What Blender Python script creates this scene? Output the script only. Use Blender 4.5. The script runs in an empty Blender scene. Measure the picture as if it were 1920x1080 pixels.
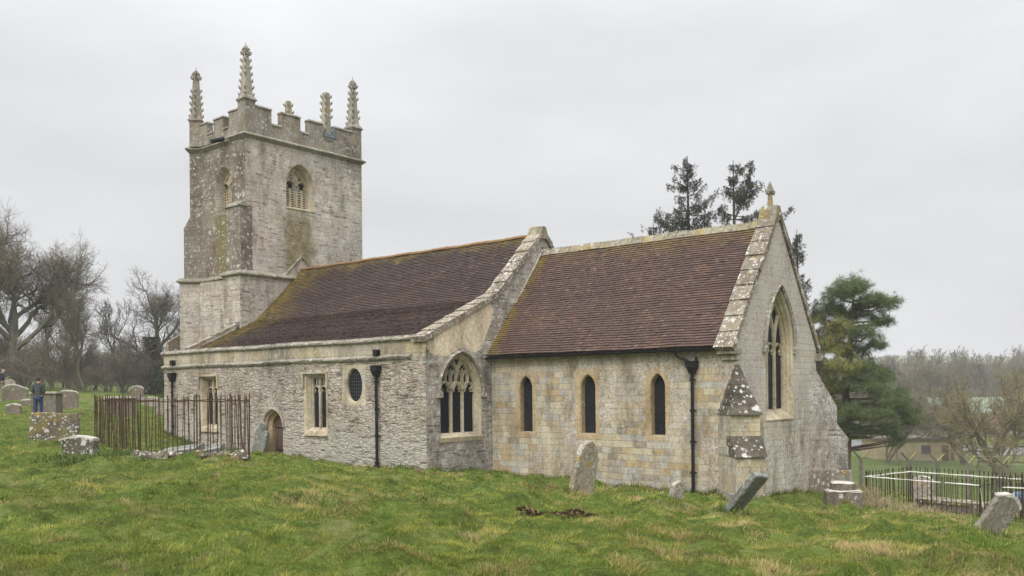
import bpy, bmesh, math, random
import numpy as np
from mathutils import Vector, Matrix, noise as mnoise
from mathutils.geometry import tessellate_polygon
PI = math.pi
rnd = random.Random(7)
sc = bpy.context.scene
COL = sc.collection
# ---------------------------------------------------------------- camera
FPX, YAW, ROLL, CY = 1715.77, -0.6888, -0.009995, 731.69
f_ = Vector((math.sin(YAW), math.cos(YAW), 0)); r0 = Vector((math.cos(YAW), -math.sin(YAW), 0)); u0 = r0.cross(f_)
r_ = math.cos(ROLL)*r0 + math.sin(ROLL)*u0; u_ = -math.sin(ROLL)*r0 + math.cos(ROLL)*u0
cam_d = bpy.data.cameras.new('camera'); cam = bpy.data.objects.new('camera', cam_d); COL.objects.link(cam)
cam_d.sensor_width = 36; cam_d.lens = FPX/1920*36; cam_d.shift_y = (CY-540)/1920
cam_d.clip_start = 0.1; cam_d.clip_end = 6000
M3 = Matrix((r_, u_, -f_)).transposed()
cam.matrix_world = M3.to_4x4()
sc.camera = cam
# ---------------------------------------------------------------- world: overcast sky
SUN_EL, SUN_AZ = math.radians(42), math.radians(165)      # azimuth clockwise from +Y (north)
wd = bpy.data.worlds.new('World'); sc.world = wd; wd.use_nodes = True
nt = wd.node_tree; nt.nodes.clear()
def wn(t, **k):
    n = nt.nodes.new(t)
    for a, b in k.items(): setattr(n, a, b)
    return n
out = wn('ShaderNodeOutputWorld'); bg = wn('ShaderNodeBackground'); bg.inputs[1].default_value = 0.1
sky = wn('ShaderNodeTexSky', sky_type='NISHITA'); sky.sun_disc = False; sky.sun_elevation = SUN_EL; sky.sun_rotation = SUN_AZ; sky.dust_density = 4; sky.air_density = 1.5
tc = wn('ShaderNodeTexCoord'); sep = wn('ShaderNodeSeparateXYZ'); nt.links.new(tc.outputs['Generated'], sep.inputs[0])
# CIE overcast sky: three times brighter overhead than at the horizon
pw_ = wn('ShaderNodeMath', operation='POWER'); pw_.use_clamp = True; nt.links.new(sep.outputs[2], pw_.inputs[0]); pw_.inputs[1].default_value = 3.0
mr = wn('ShaderNodeMapRange'); nt.links.new(pw_.outputs[0], mr.inputs[0])
mr.inputs[1].default_value = 0.0; mr.inputs[2].default_value = 1.0; mr.inputs[3].default_value = 5.0; mr.inputs[4].default_value = 27.0
mp = wn('ShaderNodeMapping'); mp.inputs['Scale'].default_value = (1.5, 1.5, 5.0); nt.links.new(tc.outputs['Generated'], mp.inputs[0])
cn = wn('ShaderNodeTexNoise'); cn.inputs['Scale'].default_value = 1.9; cn.inputs['Detail'].default_value = 6; cn.inputs['Roughness'].default_value = 0.5; nt.links.new(mp.outputs[0], cn.inputs[0])
cm = wn('ShaderNodeMapRange'); nt.links.new(cn.outputs[0], cm.inputs[0])
cm.inputs[1].default_value = 0.3; cm.inputs[2].default_value = 0.7; cm.inputs[3].default_value = 0.90; cm.inputs[4].default_value = 1.08
mul = wn('ShaderNodeMath', operation='MULTIPLY'); nt.links.new(mr.outputs[0], mul.inputs[0]); nt.links.new(cm.outputs[0], mul.inputs[1])
vm = wn('ShaderNodeVectorMath', operation='SCALE'); vm.inputs[0].default_value = (1.0, 1.005, 1.025); nt.links.new(mul.outputs[0], vm.inputs['Scale'])
mx = wn('ShaderNodeMix', data_type='RGBA'); mx.inputs[0].default_value = 0.95
nt.links.new(sky.outputs[0], mx.inputs[6]); nt.links.new(vm.outputs[0], mx.inputs[7])
nt.links.new(mx.outputs[2], bg.inputs[0]); nt.links.new(bg.outputs[0], out.inputs[0])
# ---------------------------------------------------------------- sun (diffuse, overcast)
sl = bpy.data.lights.new('sun', 'SUN'); sl.energy = 1.5; sl.angle = math.radians(35); sl.color = (1, 0.97, 0.93)
so = bpy.data.objects.new('sun', sl); COL.objects.link(so)
sd = Vector((math.sin(SUN_AZ)*math.cos(SUN_EL), math.cos(SUN_AZ)*math.cos(SUN_EL), math.sin(SUN_EL)))
so.rotation_euler = sd.to_track_quat('Z', 'Y').to_euler(); so.location = (0, 0, 40)
sc.view_settings.view_transform = 'Standard'; sc.view_settings.look = 'None'; sc.view_settings.exposure = 0.58; sc.view_settings.gamma = 1
sc.render.engine = 'CYCLES'
# ---------------------------------------------------------------- photo geometry helpers
def ray(px, py): return f_ + r_*((px-960)/FPX) - u_*((py-CY)/FPX)
def H(px, py, ax, v):
    d = ray(px, py); return d*(v/d['XYZ'.index(ax)])
def AT(px, py, dep): return ray(px, py)*dep
# ---------------------------------------------------------------- terrain heights
TPX = [-300, 0, 200, 465, 700, 960, 1300, 1500, 1700, 1920, 2200]
TAB = [
 (0,   [-1.62]*11),
 (8.3, [-1.60,-1.64,-1.64,-1.66,-1.68,-1.68,-1.70,-1.72,-1.73,-1.74,-1.8]),
 (15,  [-1.5,-1.62,-1.62,-1.60,-1.80,-1.98,-2.16,-2.22,-2.32,-2.50,-2.7]),
 (22,  [-1.3,-1.55,-1.55,-1.57,-1.97,-2.33,-2.72,-2.93,-3.12,-3.52,-3.8]),
 (27,  [-1.2,-1.48,-1.46,-1.83,-2.32,-2.62,-3.12,-3.28,-3.66,-4.05,-4.3]),
 (31,  [-1.1,-1.38,-1.5,-2.15,-2.60,-2.86,-3.3,-3.40,-3.95,-4.5,-4.8]),
 (35,  [-1.0,-1.32,-1.47,-2.45,-2.75,-2.9,-3.4,-3.6,-4.3,-4.9,-5.2]),
 (42,  [-.6,-.95,-1.22,-2.3,-2.6,-3.0,-3.6,-4.1,-5.0,-5.7,-6.0]),
 (50,  [-.1,-.45,-.85,-1.9,-2.3,-3.0,-3.8,-4.9,-6.0,-6.7,-7.0]),
 (61,  [.4,.05,-.1,-1.2,-2.0,-3.1,-4.2,-6.2,-7.1,-8.0,-8.1]),
 (80,  [1.6,1.0,.12,-.5,-1.6,-3.4,-5.0,-7.4,-8.2,-8.9,-9.0]),
 (120, [2.4,1.6,.5,-.4,-1.6,-4,-6.5,-9.0,-9.7,-9.8,-9.8]),
 (165, [3,2.2,1,.3,-1,-5,-8,-9.7,-9.9,-9.9,-9.9]),
 (240, [6,6,5,3,0,-5,-9,-10,-10,-10,-10]),
 (340, [9,9,8,6,2,-3,-7,-8,-8,-7,-7]),
 (520, [13,13,13,10,8,6,2,0,0,1,1]),
 (900, [20,20,20,18,16,14,12,12,14,14,14]),
 (1500,[25,25,25,25,30,30,34,44,50,46,42]),
 (4000,[25,25,25,25,30,30,34,44,50,46,42])]
_ph = np.array([math.atan((p-960)/FPX) for p in TPX]); _ld = np.array([math.log(t[0]+4) for t in TAB]); _tz = np.array([t[1] for t in TAB])
def _n2(x, y, s, seed):
    # cheap smooth noise from sines, -1..1
    a = x/s; b = y/s
    return (np.sin(a*1.3+seed)+np.sin(b*1.7+seed*2.1)+np.sin((a+b)*1.1+seed*.7)+np.sin((a-b)*1.9-seed*1.3)+np.sin(a*2.7+b*1.4+seed*3.3))/3.2
def terr(x, y, rough=True):
    x = np.asarray(x, float); y = np.asarray(y, float)
    dep = x*f_.x + y*f_.y; lat = x*r0.x + y*r0.y
    r = np.hypot(x, y); phi = np.arctan2(lat, dep)
    ph = np.clip(phi, _ph[0], _ph[-1]); rr = r*np.cos(ph)
    l = np.log(rr+4)
    i = np.clip(np.searchsorted(_ld, l)-1, 0, len(_ld)-2); t = np.clip((l-_ld[i])/(_ld[i+1]-_ld[i]), 0, 1)
    j = np.clip(np.searchsorted(_ph, ph)-1, 0, len(_ph)-2); s = np.clip((ph-_ph[j])/(_ph[j+1]-_ph[j]), 0, 1)
    s = s*s*(3-2*s)*.5+s*.5
    def row(k): return _tz[k, j]*(1-s)+_tz[k, j+1]*s
    km = np.clip(i-1, 0, len(_ld)-1); kp = np.clip(i+2, 0, len(_ld)-1)
    p0, p1, p2, p3 = row(km), row(i), row(i+1), row(kp)
    # finite-difference hermite
    h = _ld[i+1]-_ld[i]
    m1 = (p2-p0)/(_ld[i+1]-_ld[km])*h; m2 = (p3-p1)/(_ld[kp]-_ld[i])*h
    z = (2*t**3-3*t**2+1)*p1+(t**3-2*t**2+t)*m1+(-2*t**3+3*t**2)*p2+(t**3-t**2)*m2
    back = np.clip((np.abs(phi)-0.75)/0.9, 0, 1); back = back*back*(3-2*back)
    mean = -1.62 - 0.02*np.clip(rr, 0, 100)*0
    z = z*(1-back) + mean*back
    if rough:
        w = np.clip(r/6, .25, 1)*np.exp(-np.clip(r-60, 0, None)/60)
        z = z + w*(.07*_n2(x, y, 1.5, 1.)+.055*_n2(x, y, .55, 4.)+.03*_n2(x+.3*y, y, .24, 2.))
        la = _n2(x+.21*y, y-.13*x, .52, 8.3); lb = _n2(x-.35*y, y+.28*x, .31, 1.9); lc = _n2(x+.9*y, y-.8*x, .19, 5.1)
        z = z + w*np.exp(-np.clip(r-34, 0, None)/12)*(.085*np.clip(la+.5*lb, 0, None)**1.3+.045*np.clip(lb+.6*lc, 0, None)-.045)
        z = z + mounds(x, y)
    return z
MOUNDS = []
def mounds(x, y):
    z = np.zeros_like(np.asarray(x, float))
    for mx__, my__, ra, hh, _k in MOUNDS: z = z + hh*np.exp(-((x-mx__)**2+(y-my__)**2)/(ra*ra))
    return z
def T(x, y): return float(terr(x, y, False))
def G(px, py, dmin=6, dmax=300):
    """where the line of sight through a photo pixel meets the ground"""
    d = dmin; s = .05
    while d < dmax:
        p = AT(px, py, d)
        if p.z < T(p.x, p.y): return p
        d += s; s *= 1.003
    return AT(px, py, dmax)
def GD(px, dep):
    p = AT(px, CY, dep); p.z = T(p.x, p.y); return p
# ---------------------------------------------------------------- object helpers
def prop(o, label=None, cat=None, group=None, kind=None):
    for k, v in (('label', label), ('category', cat), ('group', group), ('kind', kind)):
        if v: o[k] = v
    return o
def empty(name, loc, label=None, cat=None, group=None, kind=None, rz=0):
    o = bpy.data.objects.new(name, None); COL.objects.link(o); o.location = loc; o.rotation_euler.z = rz; o.empty_display_size = .2
    return prop(o, label, cat, group, kind)
class MB:
    def __init__(s): s.v = []; s.f = []; s.uv = []; s.mi = []
    def add(s, vs, fs, uvs=None, m=0):
        b = len(s.v); s.v += [tuple(v) for v in vs]
        for k, f in enumerate(fs):
            s.f.append(tuple(b+i for i in f)); s.mi.append(m)
            s.uv.append(uvs[k] if uvs else (0, 0))
        return s
    def box(s, a, b, m=0):
        x0, y0, z0 = a; x1, y1, z1 = b
        return s.add([(x0,y0,z0),(x1,y0,z0),(x1,y1,z0),(x0,y1,z0),(x0,y0,z1),(x1,y0,z1),(x1,y1,z1),(x0,y1,z1)],
              [(0,3,2,1),(4,5,6,7),(0,1,5,4),(1,2,6,5),(2,3,7,6),(3,0,4,7)], m=m)
    def hexa(s, P, m=0):   # 8 corner points, bottom ring then top ring
        return s.add(P, [(0,3,2,1),(4,5,6,7),(0,1,5,4),(1,2,6,5),(2,3,7,6),(3,0,4,7)], m=m)
    def rings(s, rings, closed=True, cap0=False, cap1=False, m=0):
        n = len(rings[0]); vs = [p for r in rings for p in r]; fs = []
        for k in range(len(rings)-1):
            for i in range(n if closed else n-1):
                j = (i+1) % n
                fs.append((k*n+i, k*n+j, (k+1)*n+j, (k+1)*n+i))
        if cap0: fs.append(tuple(range(n-1, -1, -1)))
        if cap1: fs.append(tuple((len(rings)-1)*n+i for i in range(n)))
        return s.add(vs, fs, m=m)
    def tube(s, pts, rad, k=6, cap=True, m=0):
        pts = [Vector(p) for p in pts]; rr = rad if isinstance(rad, (list, tuple)) else [rad]*len(pts)
        rings = []; a = None
        for i, p in enumerate(pts):
            t = (pts[min(i+1, len(pts)-1)]-pts[max(i-1, 0)]).normalized()
            if a is None: a = t.orthogonal().normalized()
            a = (a - t*a.dot(t)); a = a.normalized() if a.length > 1e-6 else t.orthogonal().normalized()
            b = t.cross(a)
            rings.append([p+(a*math.cos(2*PI*q/k)+b*math.sin(2*PI*q/k))*rr[i] for q in range(k)])
        return s.rings(rings, True, cap, cap, m)
    def poly(s, outline3, m=0):
        tr = tessellate_polygon([[Vector(p) for p in outline3]])
        return s.add(outline3, [tuple(t) for t in tr], m=m)
    def build(s, name, mat, parent=None, loc=None, smooth=False, kind=None, rel=None):
        me = bpy.data.meshes.new(name)
        vs = s.v
        if rel is not None: vs = [(v[0]-rel[0], v[1]-rel[1], v[2]-rel[2]) for v in vs]
        me.from_pydata(vs, [], s.f)
        mats = mat if isinstance(mat, (list, tuple)) else [mat]
        for m in mats: me.materials.append(m)
        if len(mats) > 1: me.polygons.foreach_set('material_index', s.mi)
        if any(u != (0, 0) for u in s.uv):
            uvl = me.uv_layers.new(name='uv'); arr = []
            for k, f in enumerate(s.f): arr += list(s.uv[k])*len(f)
            uvl.data.foreach_set('uv', arr)
        if smooth: me.polygons.foreach_set('use_smooth', [True]*len(me.polygons))
        me.update()
        o = bpy.data.objects.new(name, me); COL.objects.link(o)
        if parent is not None: o.parent = parent
        if loc is not None: o.location = loc
        if kind: o['kind'] = kind
        return o
def np_mesh(name, V, F, mat, cols=None, parent=None, smooth=False, loc=None):
    """V (n,3); F (m,3) or (m,4); cols (n,3) per-vertex colour"""
    me = bpy.data.meshes.new(name); n = len(V); m, k = F.shape
    me.vertices.add(n); me.vertices.foreach_set('co', V.astype(np.float32).ravel())
    me.loops.add(m*k); me.loops.foreach_set('vertex_index', F.astype(np.int32).ravel())
    me.polygons.add(m); me.polygons.foreach_set('loop_start', np.arange(0, m*k, k, dtype=np.int32)); me.polygons.foreach_set('loop_total', np.full(m, k, dtype=np.int32))
    if cols is not None:
        ca = me.color_attributes.new('tint', 'FLOAT_COLOR', 'POINT'); c4 = np.ones((n, 4), np.float32); c4[:, :3] = cols; ca.data.foreach_set('color', c4.ravel())
    me.materials.append(mat); me.update(calc_edges=True)
    if smooth: me.polygons.foreach_set('use_smooth', np.ones(m, bool))
    o = bpy.data.objects.new(name, me); COL.objects.link(o)
    if parent is not None: o.parent = parent
    if loc is not None: o.location = loc
    return o
# ---------------------------------------------------------------- materials
class NT:
    def __init__(s, name):
        s.m = bpy.data.materials.new(name); s.m.use_nodes = True; s.t = s.m.node_tree; s.t.nodes.clear()
        s.out = s.t.nodes.new('ShaderNodeOutputMaterial'); s.b = s.t.nodes.new('ShaderNodeBsdfPrincipled'); s.t.links.new(s.b.outputs[0], s.out.inputs[0])
        s.b.inputs['Roughness'].default_value = .9
        try: s.b.inputs['Specular IOR Level'].default_value = .25
        except Exception: pass
    def n(s, t, **k):
        n = s.t.nodes.new(t)
        for a, b in k.items(): setattr(n, a, b)
        return n
    def put(s, sock, v):
        if isinstance(v, bpy.types.NodeSocket): s.t.links.new(v, sock)
        elif isinstance(v, (tuple, list)) and len(v) == 3 and sock.type == 'RGBA': sock.default_value = (*v, 1)
        else: sock.default_value = v
    def math(s, op, a, b=None, c=None, clamp=False):
        n = s.n('ShaderNodeMath', operation=op); n.use_clamp = clamp
        s.put(n.inputs[0], a)
        if b is not None: s.put(n.inputs[1], b)
        if c is not None: s.put(n.inputs[2], c)
        return n.outputs[0]
    def mix(s, f, a, b, mode='MIX'):
        n = s.n('ShaderNodeMix', data_type='RGBA', blend_type=mode); n.clamp_factor = True
        s.put(n.inputs[0], f); s.put(n.inputs[6], a); s.put(n.inputs[7], b); return n.outputs[2]
    def mr(s, v, a, b, c=0., d=1.):
        n = s.n('ShaderNodeMapRange'); s.put(n.inputs[0], v); n.inputs[1].default_value = a; n.inputs[2].default_value = b; n.inputs[3].default_value = c; n.inputs[4].default_value = d; return n.outputs[0]
    def noise(s, vec, scale, detail=4, rough=.55, out=0):
        n = s.n('ShaderNodeTexNoise'); s.put(n.inputs['Vector'], vec); n.inputs['Scale'].default_value = scale; n.inputs['Detail'].default_value = detail; n.inputs['Roughness'].default_value = rough; return n.outputs[out]
    def vor(s, vec, scale, feat='F1', out=0, rand=1.):
        n = s.n('ShaderNodeTexVoronoi', feature=feat); s.put(n.inputs['Vector'], vec); n.inputs['Scale'].default_value = scale; n.inputs['Randomness'].default_value = rand; return n.outputs[out]
    def vmath(s, op, a, b=None, scale=None):
        n = s.n('ShaderNodeVectorMath', operation=op); s.put(n.inputs[0], a)
        if b is not None: s.put(n.inputs[1], b)
        if scale is not None: s.put(n.inputs['Scale'], scale)
        return n.outputs[1] if op in ('DOT_PRODUCT', 'LENGTH', 'DISTANCE') else n.outputs[0]
    def ramp(s, f, stops, interp='LINEAR'):
        n = s.n('ShaderNodeValToRGB'); s.put(n.inputs[0], f); n.color_ramp.interpolation = interp
        e = n.color_ramp.elements
        while len(e) < len(stops): e.new(.5)
        for i, (p, c) in enumerate(stops): e[i].position = p; e[i].color = (*c, 1)
        return n.outputs[0]
    def pos(s): return s.n('ShaderNodeNewGeometry').outputs['Position']
    def obj(s): return s.n('ShaderNodeTexCoord').outputs['Object']
    def bump(s, h, strength=.5, dist=.02):
        n = s.n('ShaderNodeBump'); n.inputs['Strength'].default_value = strength; n.inputs['Distance'].default_value = dist; s.put(n.inputs['Height'], h); s.t.links.new(n.outputs[0], s.b.inputs['Normal'])
    def col(s, c): s.put(s.b.inputs['Base Color'], c); return s.m
def wall_uv(t, wob=.03):
    g = t.n('ShaderNodeNewGeometry'); P = g.outputs['Position']; N = g.outputs['True Normal']
    tan = t.vmath('NORMALIZE', t.vmath('CROSS_PRODUCT', N, (0, 0, 1)))
    u = t.vmath('DOT_PRODUCT', P, tan); sp = t.n('ShaderNodeSeparateXYZ'); t.put(sp.inputs[0], P)
    w = t.noise(P, 1.3, 2); w2 = t.math('MULTIPLY_ADD', w, wob*2, -wob)
    cb = t.n('ShaderNodeCombineXYZ'); t.put(cb.inputs[0], t.math('ADD', u, w2)); t.put(cb.inputs[1], t.math('ADD', sp.outputs[2], w2))
    return P, cb.outputs[0], sp.outputs[2], N
def spots(t, P, scale, thr, dens, seed=0.):
    """round lichen spots of uneven size"""
    Pd = t.vmath('ADD', P, t.vmath('SCALE', t.noise(P, scale*3, 2, out=1), None, .75/scale))
    n = t.n('ShaderNodeTexVoronoi', feature='F1'); t.put(n.inputs['Vector'], t.vmath('ADD', Pd, (seed, seed*2, seed*3))); n.inputs['Scale'].default_value = scale
    sepc = t.n('ShaderNodeSeparateColor'); t.put(sepc.inputs[0], n.outputs[1])
    r = t.math('MULTIPLY', sepc.outputs[0], thr); keep = t.math('GREATER_THAN', sepc.outputs[1], 1-dens)
    return t.math('MULTIPLY', t.mr(t.math('SUBTRACT', r, n.outputs[0]), 0, .06), keep)
def stone(name, tints, bw=.36, bh=.2, mortar=.35, lichen=.5, lich_scale=.5, lich_cols=((.20,.175,.15),(.50,.485,.45)), dark=.3, white=.15, wsc=3.0, rubble=False,
          orange=0., sat_noise=.5, mcol=(.12,.105,.085), cracks=0., bump=.5, streak=None, zgrad=None, moss=None, speck=1.0, obj=False, white_lift=0.):
    t = NT(name); P, uv, Z, N = wall_uv(t)
    if obj: P = t.obj()
    if rubble:
        mp = t.n('ShaderNodeMapping'); t.put(mp.inputs[0], t.vmath('ADD', uv, t.vmath('SCALE', t.noise(P, 4, 3, out=1), None, .07))); mp.inputs['Scale'].default_value = (1/bw, 1/bh, 1)
        vo = t.n('ShaderNodeTexVoronoi', feature='F1'); t.put(vo.inputs[0], mp.outputs[0]); vo.inputs['Scale'].default_value = 1; vo.inputs['Randomness'].default_value = .8
        sc_ = t.n('ShaderNodeSeparateColor'); t.put(sc_.inputs[0], vo.outputs[1]); rv = sc_.outputs[0]
        ve = t.vor(mp.outputs[0], 1, 'DISTANCE_TO_EDGE', rand=.8); mort = t.mr(ve, .02, .11, 1, 0)
    else:
        b = t.n('ShaderNodeTexBrick'); t.put(b.inputs['Vector'], uv); b.inputs['Color1'].default_value = (0,0,0,1); b.inputs['Color2'].default_value = (1,1,1,1); b.inputs['Mortar'].default_value = (.5,.5,.5,1)
        b.inputs['Scale'].default_value = 1; b.inputs['Brick Width'].default_value = bw; b.inputs['Row Height'].default_value = bh; b.inputs['Mortar Size'].default_value = .009; b.inputs['Mortar Smooth'].default_value = .4; b.inputs['Bias'].default_value = 0
        b.squash = 1.35; b.squash_frequency = 3; b.offset = .43
        rv = b.outputs[0]; mort = b.outputs[1]
    k = len(tints)
    c = t.ramp(rv, [((i+.0)/k, q) for i, q in enumerate(tints)], 'CONSTANT')
    big = t.noise(P, .55, 5, .6); med = t.noise(P, 3.2, 6, .65); m7 = t.noise(P, 7.5, 6, .75); fine = t.noise(P, 19, 6, .75); vf = t.noise(P, 60, 4, .7)
    c = t.mix(t.mr(med, .4, .62, 0, .5), c, t.mix(.5, c, tints[0]))
    c = t.mix(1., c, t.ramp(t.math('ADD', t.math('MULTIPLY', fine, .5), t.math('MULTIPLY', m7, .5)), [(.36, (.60,.575,.54)), (.5, (1,1,1)), (.64, (1.38,1.37,1.34))]), 'MULTIPLY')
    # weathered, lichened areas: fine pale and dark speckle
    lm = t.math('ADD', t.noise(P, lich_scale, 5, .65), t.math('MULTIPLY', t.math('SUBTRACT', m7, .5), .45))
    lmask = t.mr(lm, .60-.24*lichen, .70-.24*lichen)
    lv = t.math('ADD', t.math('MULTIPLY', t.noise(P, 24, 4, .8), .5), t.math('MULTIPLY', t.noise(P, 9, 6, .8), .5))
    sp = t.ramp(lv, [(.43, lich_cols[0]), (.485, tuple(a*.6+b_*.4 for a, b_ in zip(*lich_cols))), (.54, lich_cols[1])])
    c = t.mix(t.math('MULTIPLY', lmask, .80*speck), c, sp)
    # tone drift and rain streaks
    c = t.mix(1., c, t.ramp(t.noise(t.vmath('MULTIPLY', P, (1,1,.35)), 1.5, 7, .7), [(.34, (.58,.54,.49)), (.47, (.97,.95,.93)), (.62, (1.22,1.22,1.22))]), 'MULTIPLY')
    # dark algae and soot
    dn = t.math('ADD', t.noise(t.vmath('MULTIPLY', P, (1,1,.45)), 1.1, 6, .7), t.math('MULTIPLY', t.math('SUBTRACT', lv, .5), 1.3))
    c = t.mix(t.mr(dn, .66-.22*dark, .78-.22*dark, 0, .75), c, (.085,.072,.055))
    if zgrad:    # weathering that belongs to the stone near the ground or under string courses: (z0,z1,colour,strength)
        for z0, z1, zc, st in zgrad:
            zm = t.mr(t.math('ADD', Z, t.math('MULTIPLY', t.math('SUBTRACT', big, .5), 1.6)), z0, z1, 0, 1)
            c = t.mix(t.math('MULTIPLY', t.math('MULTIPLY', zm, t.mr(lv, .40, .56, .15 if not rubble else .6, 1)), st), c, zc)
    if moss: c = t.mix(t.math('MULTIPLY', moss(t, P, Z), t.mr(t.math('ADD', t.math('MULTIPLY', med, .5), t.math('MULTIPLY', lv, .5)), .38, .52, .3, .85)), c, (.18,.15,.055))
    c = t.mix(t.math('MULTIPLY', t.math('MULTIPLY', mort, mortar), t.math('MULTIPLY', t.mr(m7, .35, .6, .45, 1), t.math('MULTIPLY_ADD', lmask, -.65, 1.0))), c, mcol)
    if cracks:
        mpc = t.n('ShaderNodeMapping'); t.put(mpc.inputs[0], uv); mpc.inputs['Scale'].default_value = (2.2, 13, 1); cr = t.noise(t.vmath('ADD', mpc.outputs[0], t.vmath('SCALE', t.noise(P, 3, 3, out=1), None, .8)), 1.0, 4, .6); crk = t.mr(cr, .60-.05*cracks, .68-.05*cracks)
        c = t.mix(t.math('MULTIPLY', crk, .8), c, (.075,.062,.05)); mort = t.math('MAXIMUM', mort, crk)
    if orange: c = t.mix(t.math('MULTIPLY', spots(t, P, 5, .45, orange, 3.), .85), c, (.36,.22,.05))
    c = t.mix(t.math('MULTIPLY', t.math('MULTIPLY', t.mr(t.noise(P, 1.3, 4), .42-white_lift, .6-white_lift), t.mr(lv, .40, .52, .35, 1)), spots(t, P, wsc, .40, white*.8, 1.)), c, (.56,.55,.51))
    c = t.mix(t.math('MULTIPLY', t.math('MULTIPLY', t.mr(t.noise(P, 2.1, 4), .42-white_lift, .6-white_lift), t.mr(lv, .40, .52, .4, 1)), spots(t, P, wsc*3., .5, white*1.5, 7.)), c, (.53,.52,.48))
    t.col(c)
    hgt = t.math('ADD', t.math('MULTIPLY', mort, -1.2 if not rubble else -2.0), t.math('ADD', t.math('MULTIPLY', t.math('ADD', fine, m7), 1.2), t.math('MULTIPLY', rv, .6 if not rubble else 1.2)))
    t.bump(hgt, bump*1.2, .035 if rubble else .018)
    return t.m
def simple(name, c, rough=.7, metal=0., var=.25, scale=8, spec=None, bump=0., obj=True):
    t = NT(name); P = t.obj() if obj else t.pos()
    n = t.noise(P, scale, 5, .6)
    cc = t.mix(1., c, t.ramp(n, [(.3, (1-var,)*3), (.7, (1+var,)*3)]), 'MULTIPLY')
    t.b.inputs['Roughness'].default_value = rough; t.b.inputs['Metallic'].default_value = metal
    if bump: t.bump(n, bump, .01)
    return t.col(cc)
def tinted(name, rough=.8, sub=0., mult=(1,1,1), trans=0., spec=.25):
    """colour from the mesh's own per-vertex tint, slightly varied per object"""
    t = NT(name); a = t.n('ShaderNodeAttribute'); a.attribute_name = 'tint'
    oi = t.n('ShaderNodeObjectInfo')
    c = t.mix(1., a.outputs[0], t.ramp(oi.outputs['Random'], [(0, (.85,.85,.85)), (1, (1.12,1.1,1.05))]), 'MULTIPLY')
    c = t.mix(1., c, mult, 'MULTIPLY'); t.b.inputs['Roughness'].default_value = rough; t.b.inputs['Specular IOR Level'].default_value = spec
    if trans:
        tr = t.n('ShaderNodeBsdfTranslucent'); t.put(tr.inputs[0], c); ms = t.n('ShaderNodeMixShader'); ms.inputs[0].default_value = trans
        t.t.links.new(t.b.outputs[0], ms.inputs[1]); t.t.links.new(tr.outputs[0], ms.inputs[2]); t.t.links.new(ms.outputs[0], t.out.inputs[0])
    return t.col(c)
def tband(t, P):
    s = t.n('ShaderNodeSeparateXYZ'); t.put(s.inputs[0], P)
    y = t.math('ABSOLUTE', t.math('SUBTRACT', t.math('ADD', s.outputs[1], t.math('MULTIPLY_ADD', t.noise(P, 2.5, 4), .5, -.25)), 26.8)); return t.mr(y, .95, .6)
M = {}
M['ashlar'] = stone('chancel_ashlar', [(.43,.375,.26),(.46,.41,.30),(.40,.31,.18),(.43,.41,.35),(.37,.365,.34),(.48,.435,.33),(.41,.32,.19),(.28,.25,.19),(.45,.40,.29),(.42,.405,.35)],
    bw=.37, bh=.20, lichen=.62, lich_scale=.38, lich_cols=((.16,.125,.09),(.57,.525,.45)), dark=.28, white=.14, mortar=.6)
M['ashlar_east'] = stone('east_ashlar', [(.47,.43,.32),(.44,.41,.33),(.47,.45,.40),(.42,.375,.27),(.39,.37,.34),(.49,.46,.38),(.44,.38,.31)],
    bw=.40, bh=.20, lichen=.62, lich_scale=.35, lich_cols=((.17,.135,.11),(.60,.56,.50)), dark=.40, white=.45, mortar=.55,
    zgrad=[(-1.3, .4, (.50,.445,.41), .85)])
M['rubble'] = stone('aisle_rubble', [(.44,.39,.32),(.47,.425,.35),(.40,.34,.275),(.49,.455,.39),(.44,.36,.285),(.33,.28,.225),(.45,.41,.355),(.36,.30,.235)],
    bw=.28, bh=.095, rubble=True, mortar=.7, mcol=(.40,.365,.315), cracks=.65, lichen=.45, lich_scale=.5, lich_cols=((.18,.145,.115),(.56,.525,.465)), dark=.27, white=.3, bump=.6,
    zgrad=[(-.7, -1.7, (.50,.465,.395), .85)])
M['aisle_corner'] = stone('aisle_end_wall', [(.37,.335,.29),(.42,.39,.35),(.31,.27,.23),(.46,.45,.42)], bw=.42, bh=.22, mortar=.45, cracks=.4, lichen=.62, lich_scale=.6, lich_cols=((.12,.10,.085),(.53,.51,.48)), dark=.62, white=.45, wsc=3.5)
M['plaster'] = stone('lime_plaster', [(.58,.50,.37),(.60,.52,.385)], bw=9, bh=9, mortar=0, lichen=.0, dark=.05, white=.0, bump=.15, speck=.3)
M['parapet'] = stone('parapet_ashlar', [(.44,.39,.28),(.38,.33,.22),(.34,.31,.25),(.45,.41,.32),(.31,.28,.21)], bw=.85, bh=.62, lichen=.5, lich_scale=.6, lich_cols=((.14,.12,.09),(.44,.41,.35)), dark=.38, white=.25, mortar=.7)
M['tower'] = stone('tower_east_stone', [(.45,.395,.335),(.48,.43,.375),(.41,.36,.305),(.50,.465,.41),(.46,.395,.33),(.42,.385,.335)], bw=.46, bh=.22, mortar=.5, cracks=.35, lichen=.45, lich_scale=.35, lich_cols=((.22,.19,.16),(.50,.47,.44)), dark=.22, white=.22, wsc=2.4,
    moss=lambda t, P, Z: t.math('MULTIPLY', tband(t, P), t.mr(Z, 8.6, 8.0)))
def sband(t, P):
    s = t.n('ShaderNodeSeparateXYZ'); t.put(s.inputs[0], P)
    return t.mr(t.math('ABSOLUTE', t.math('ADD', s.outputs[0], 36.98)), .75, .6)
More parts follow.
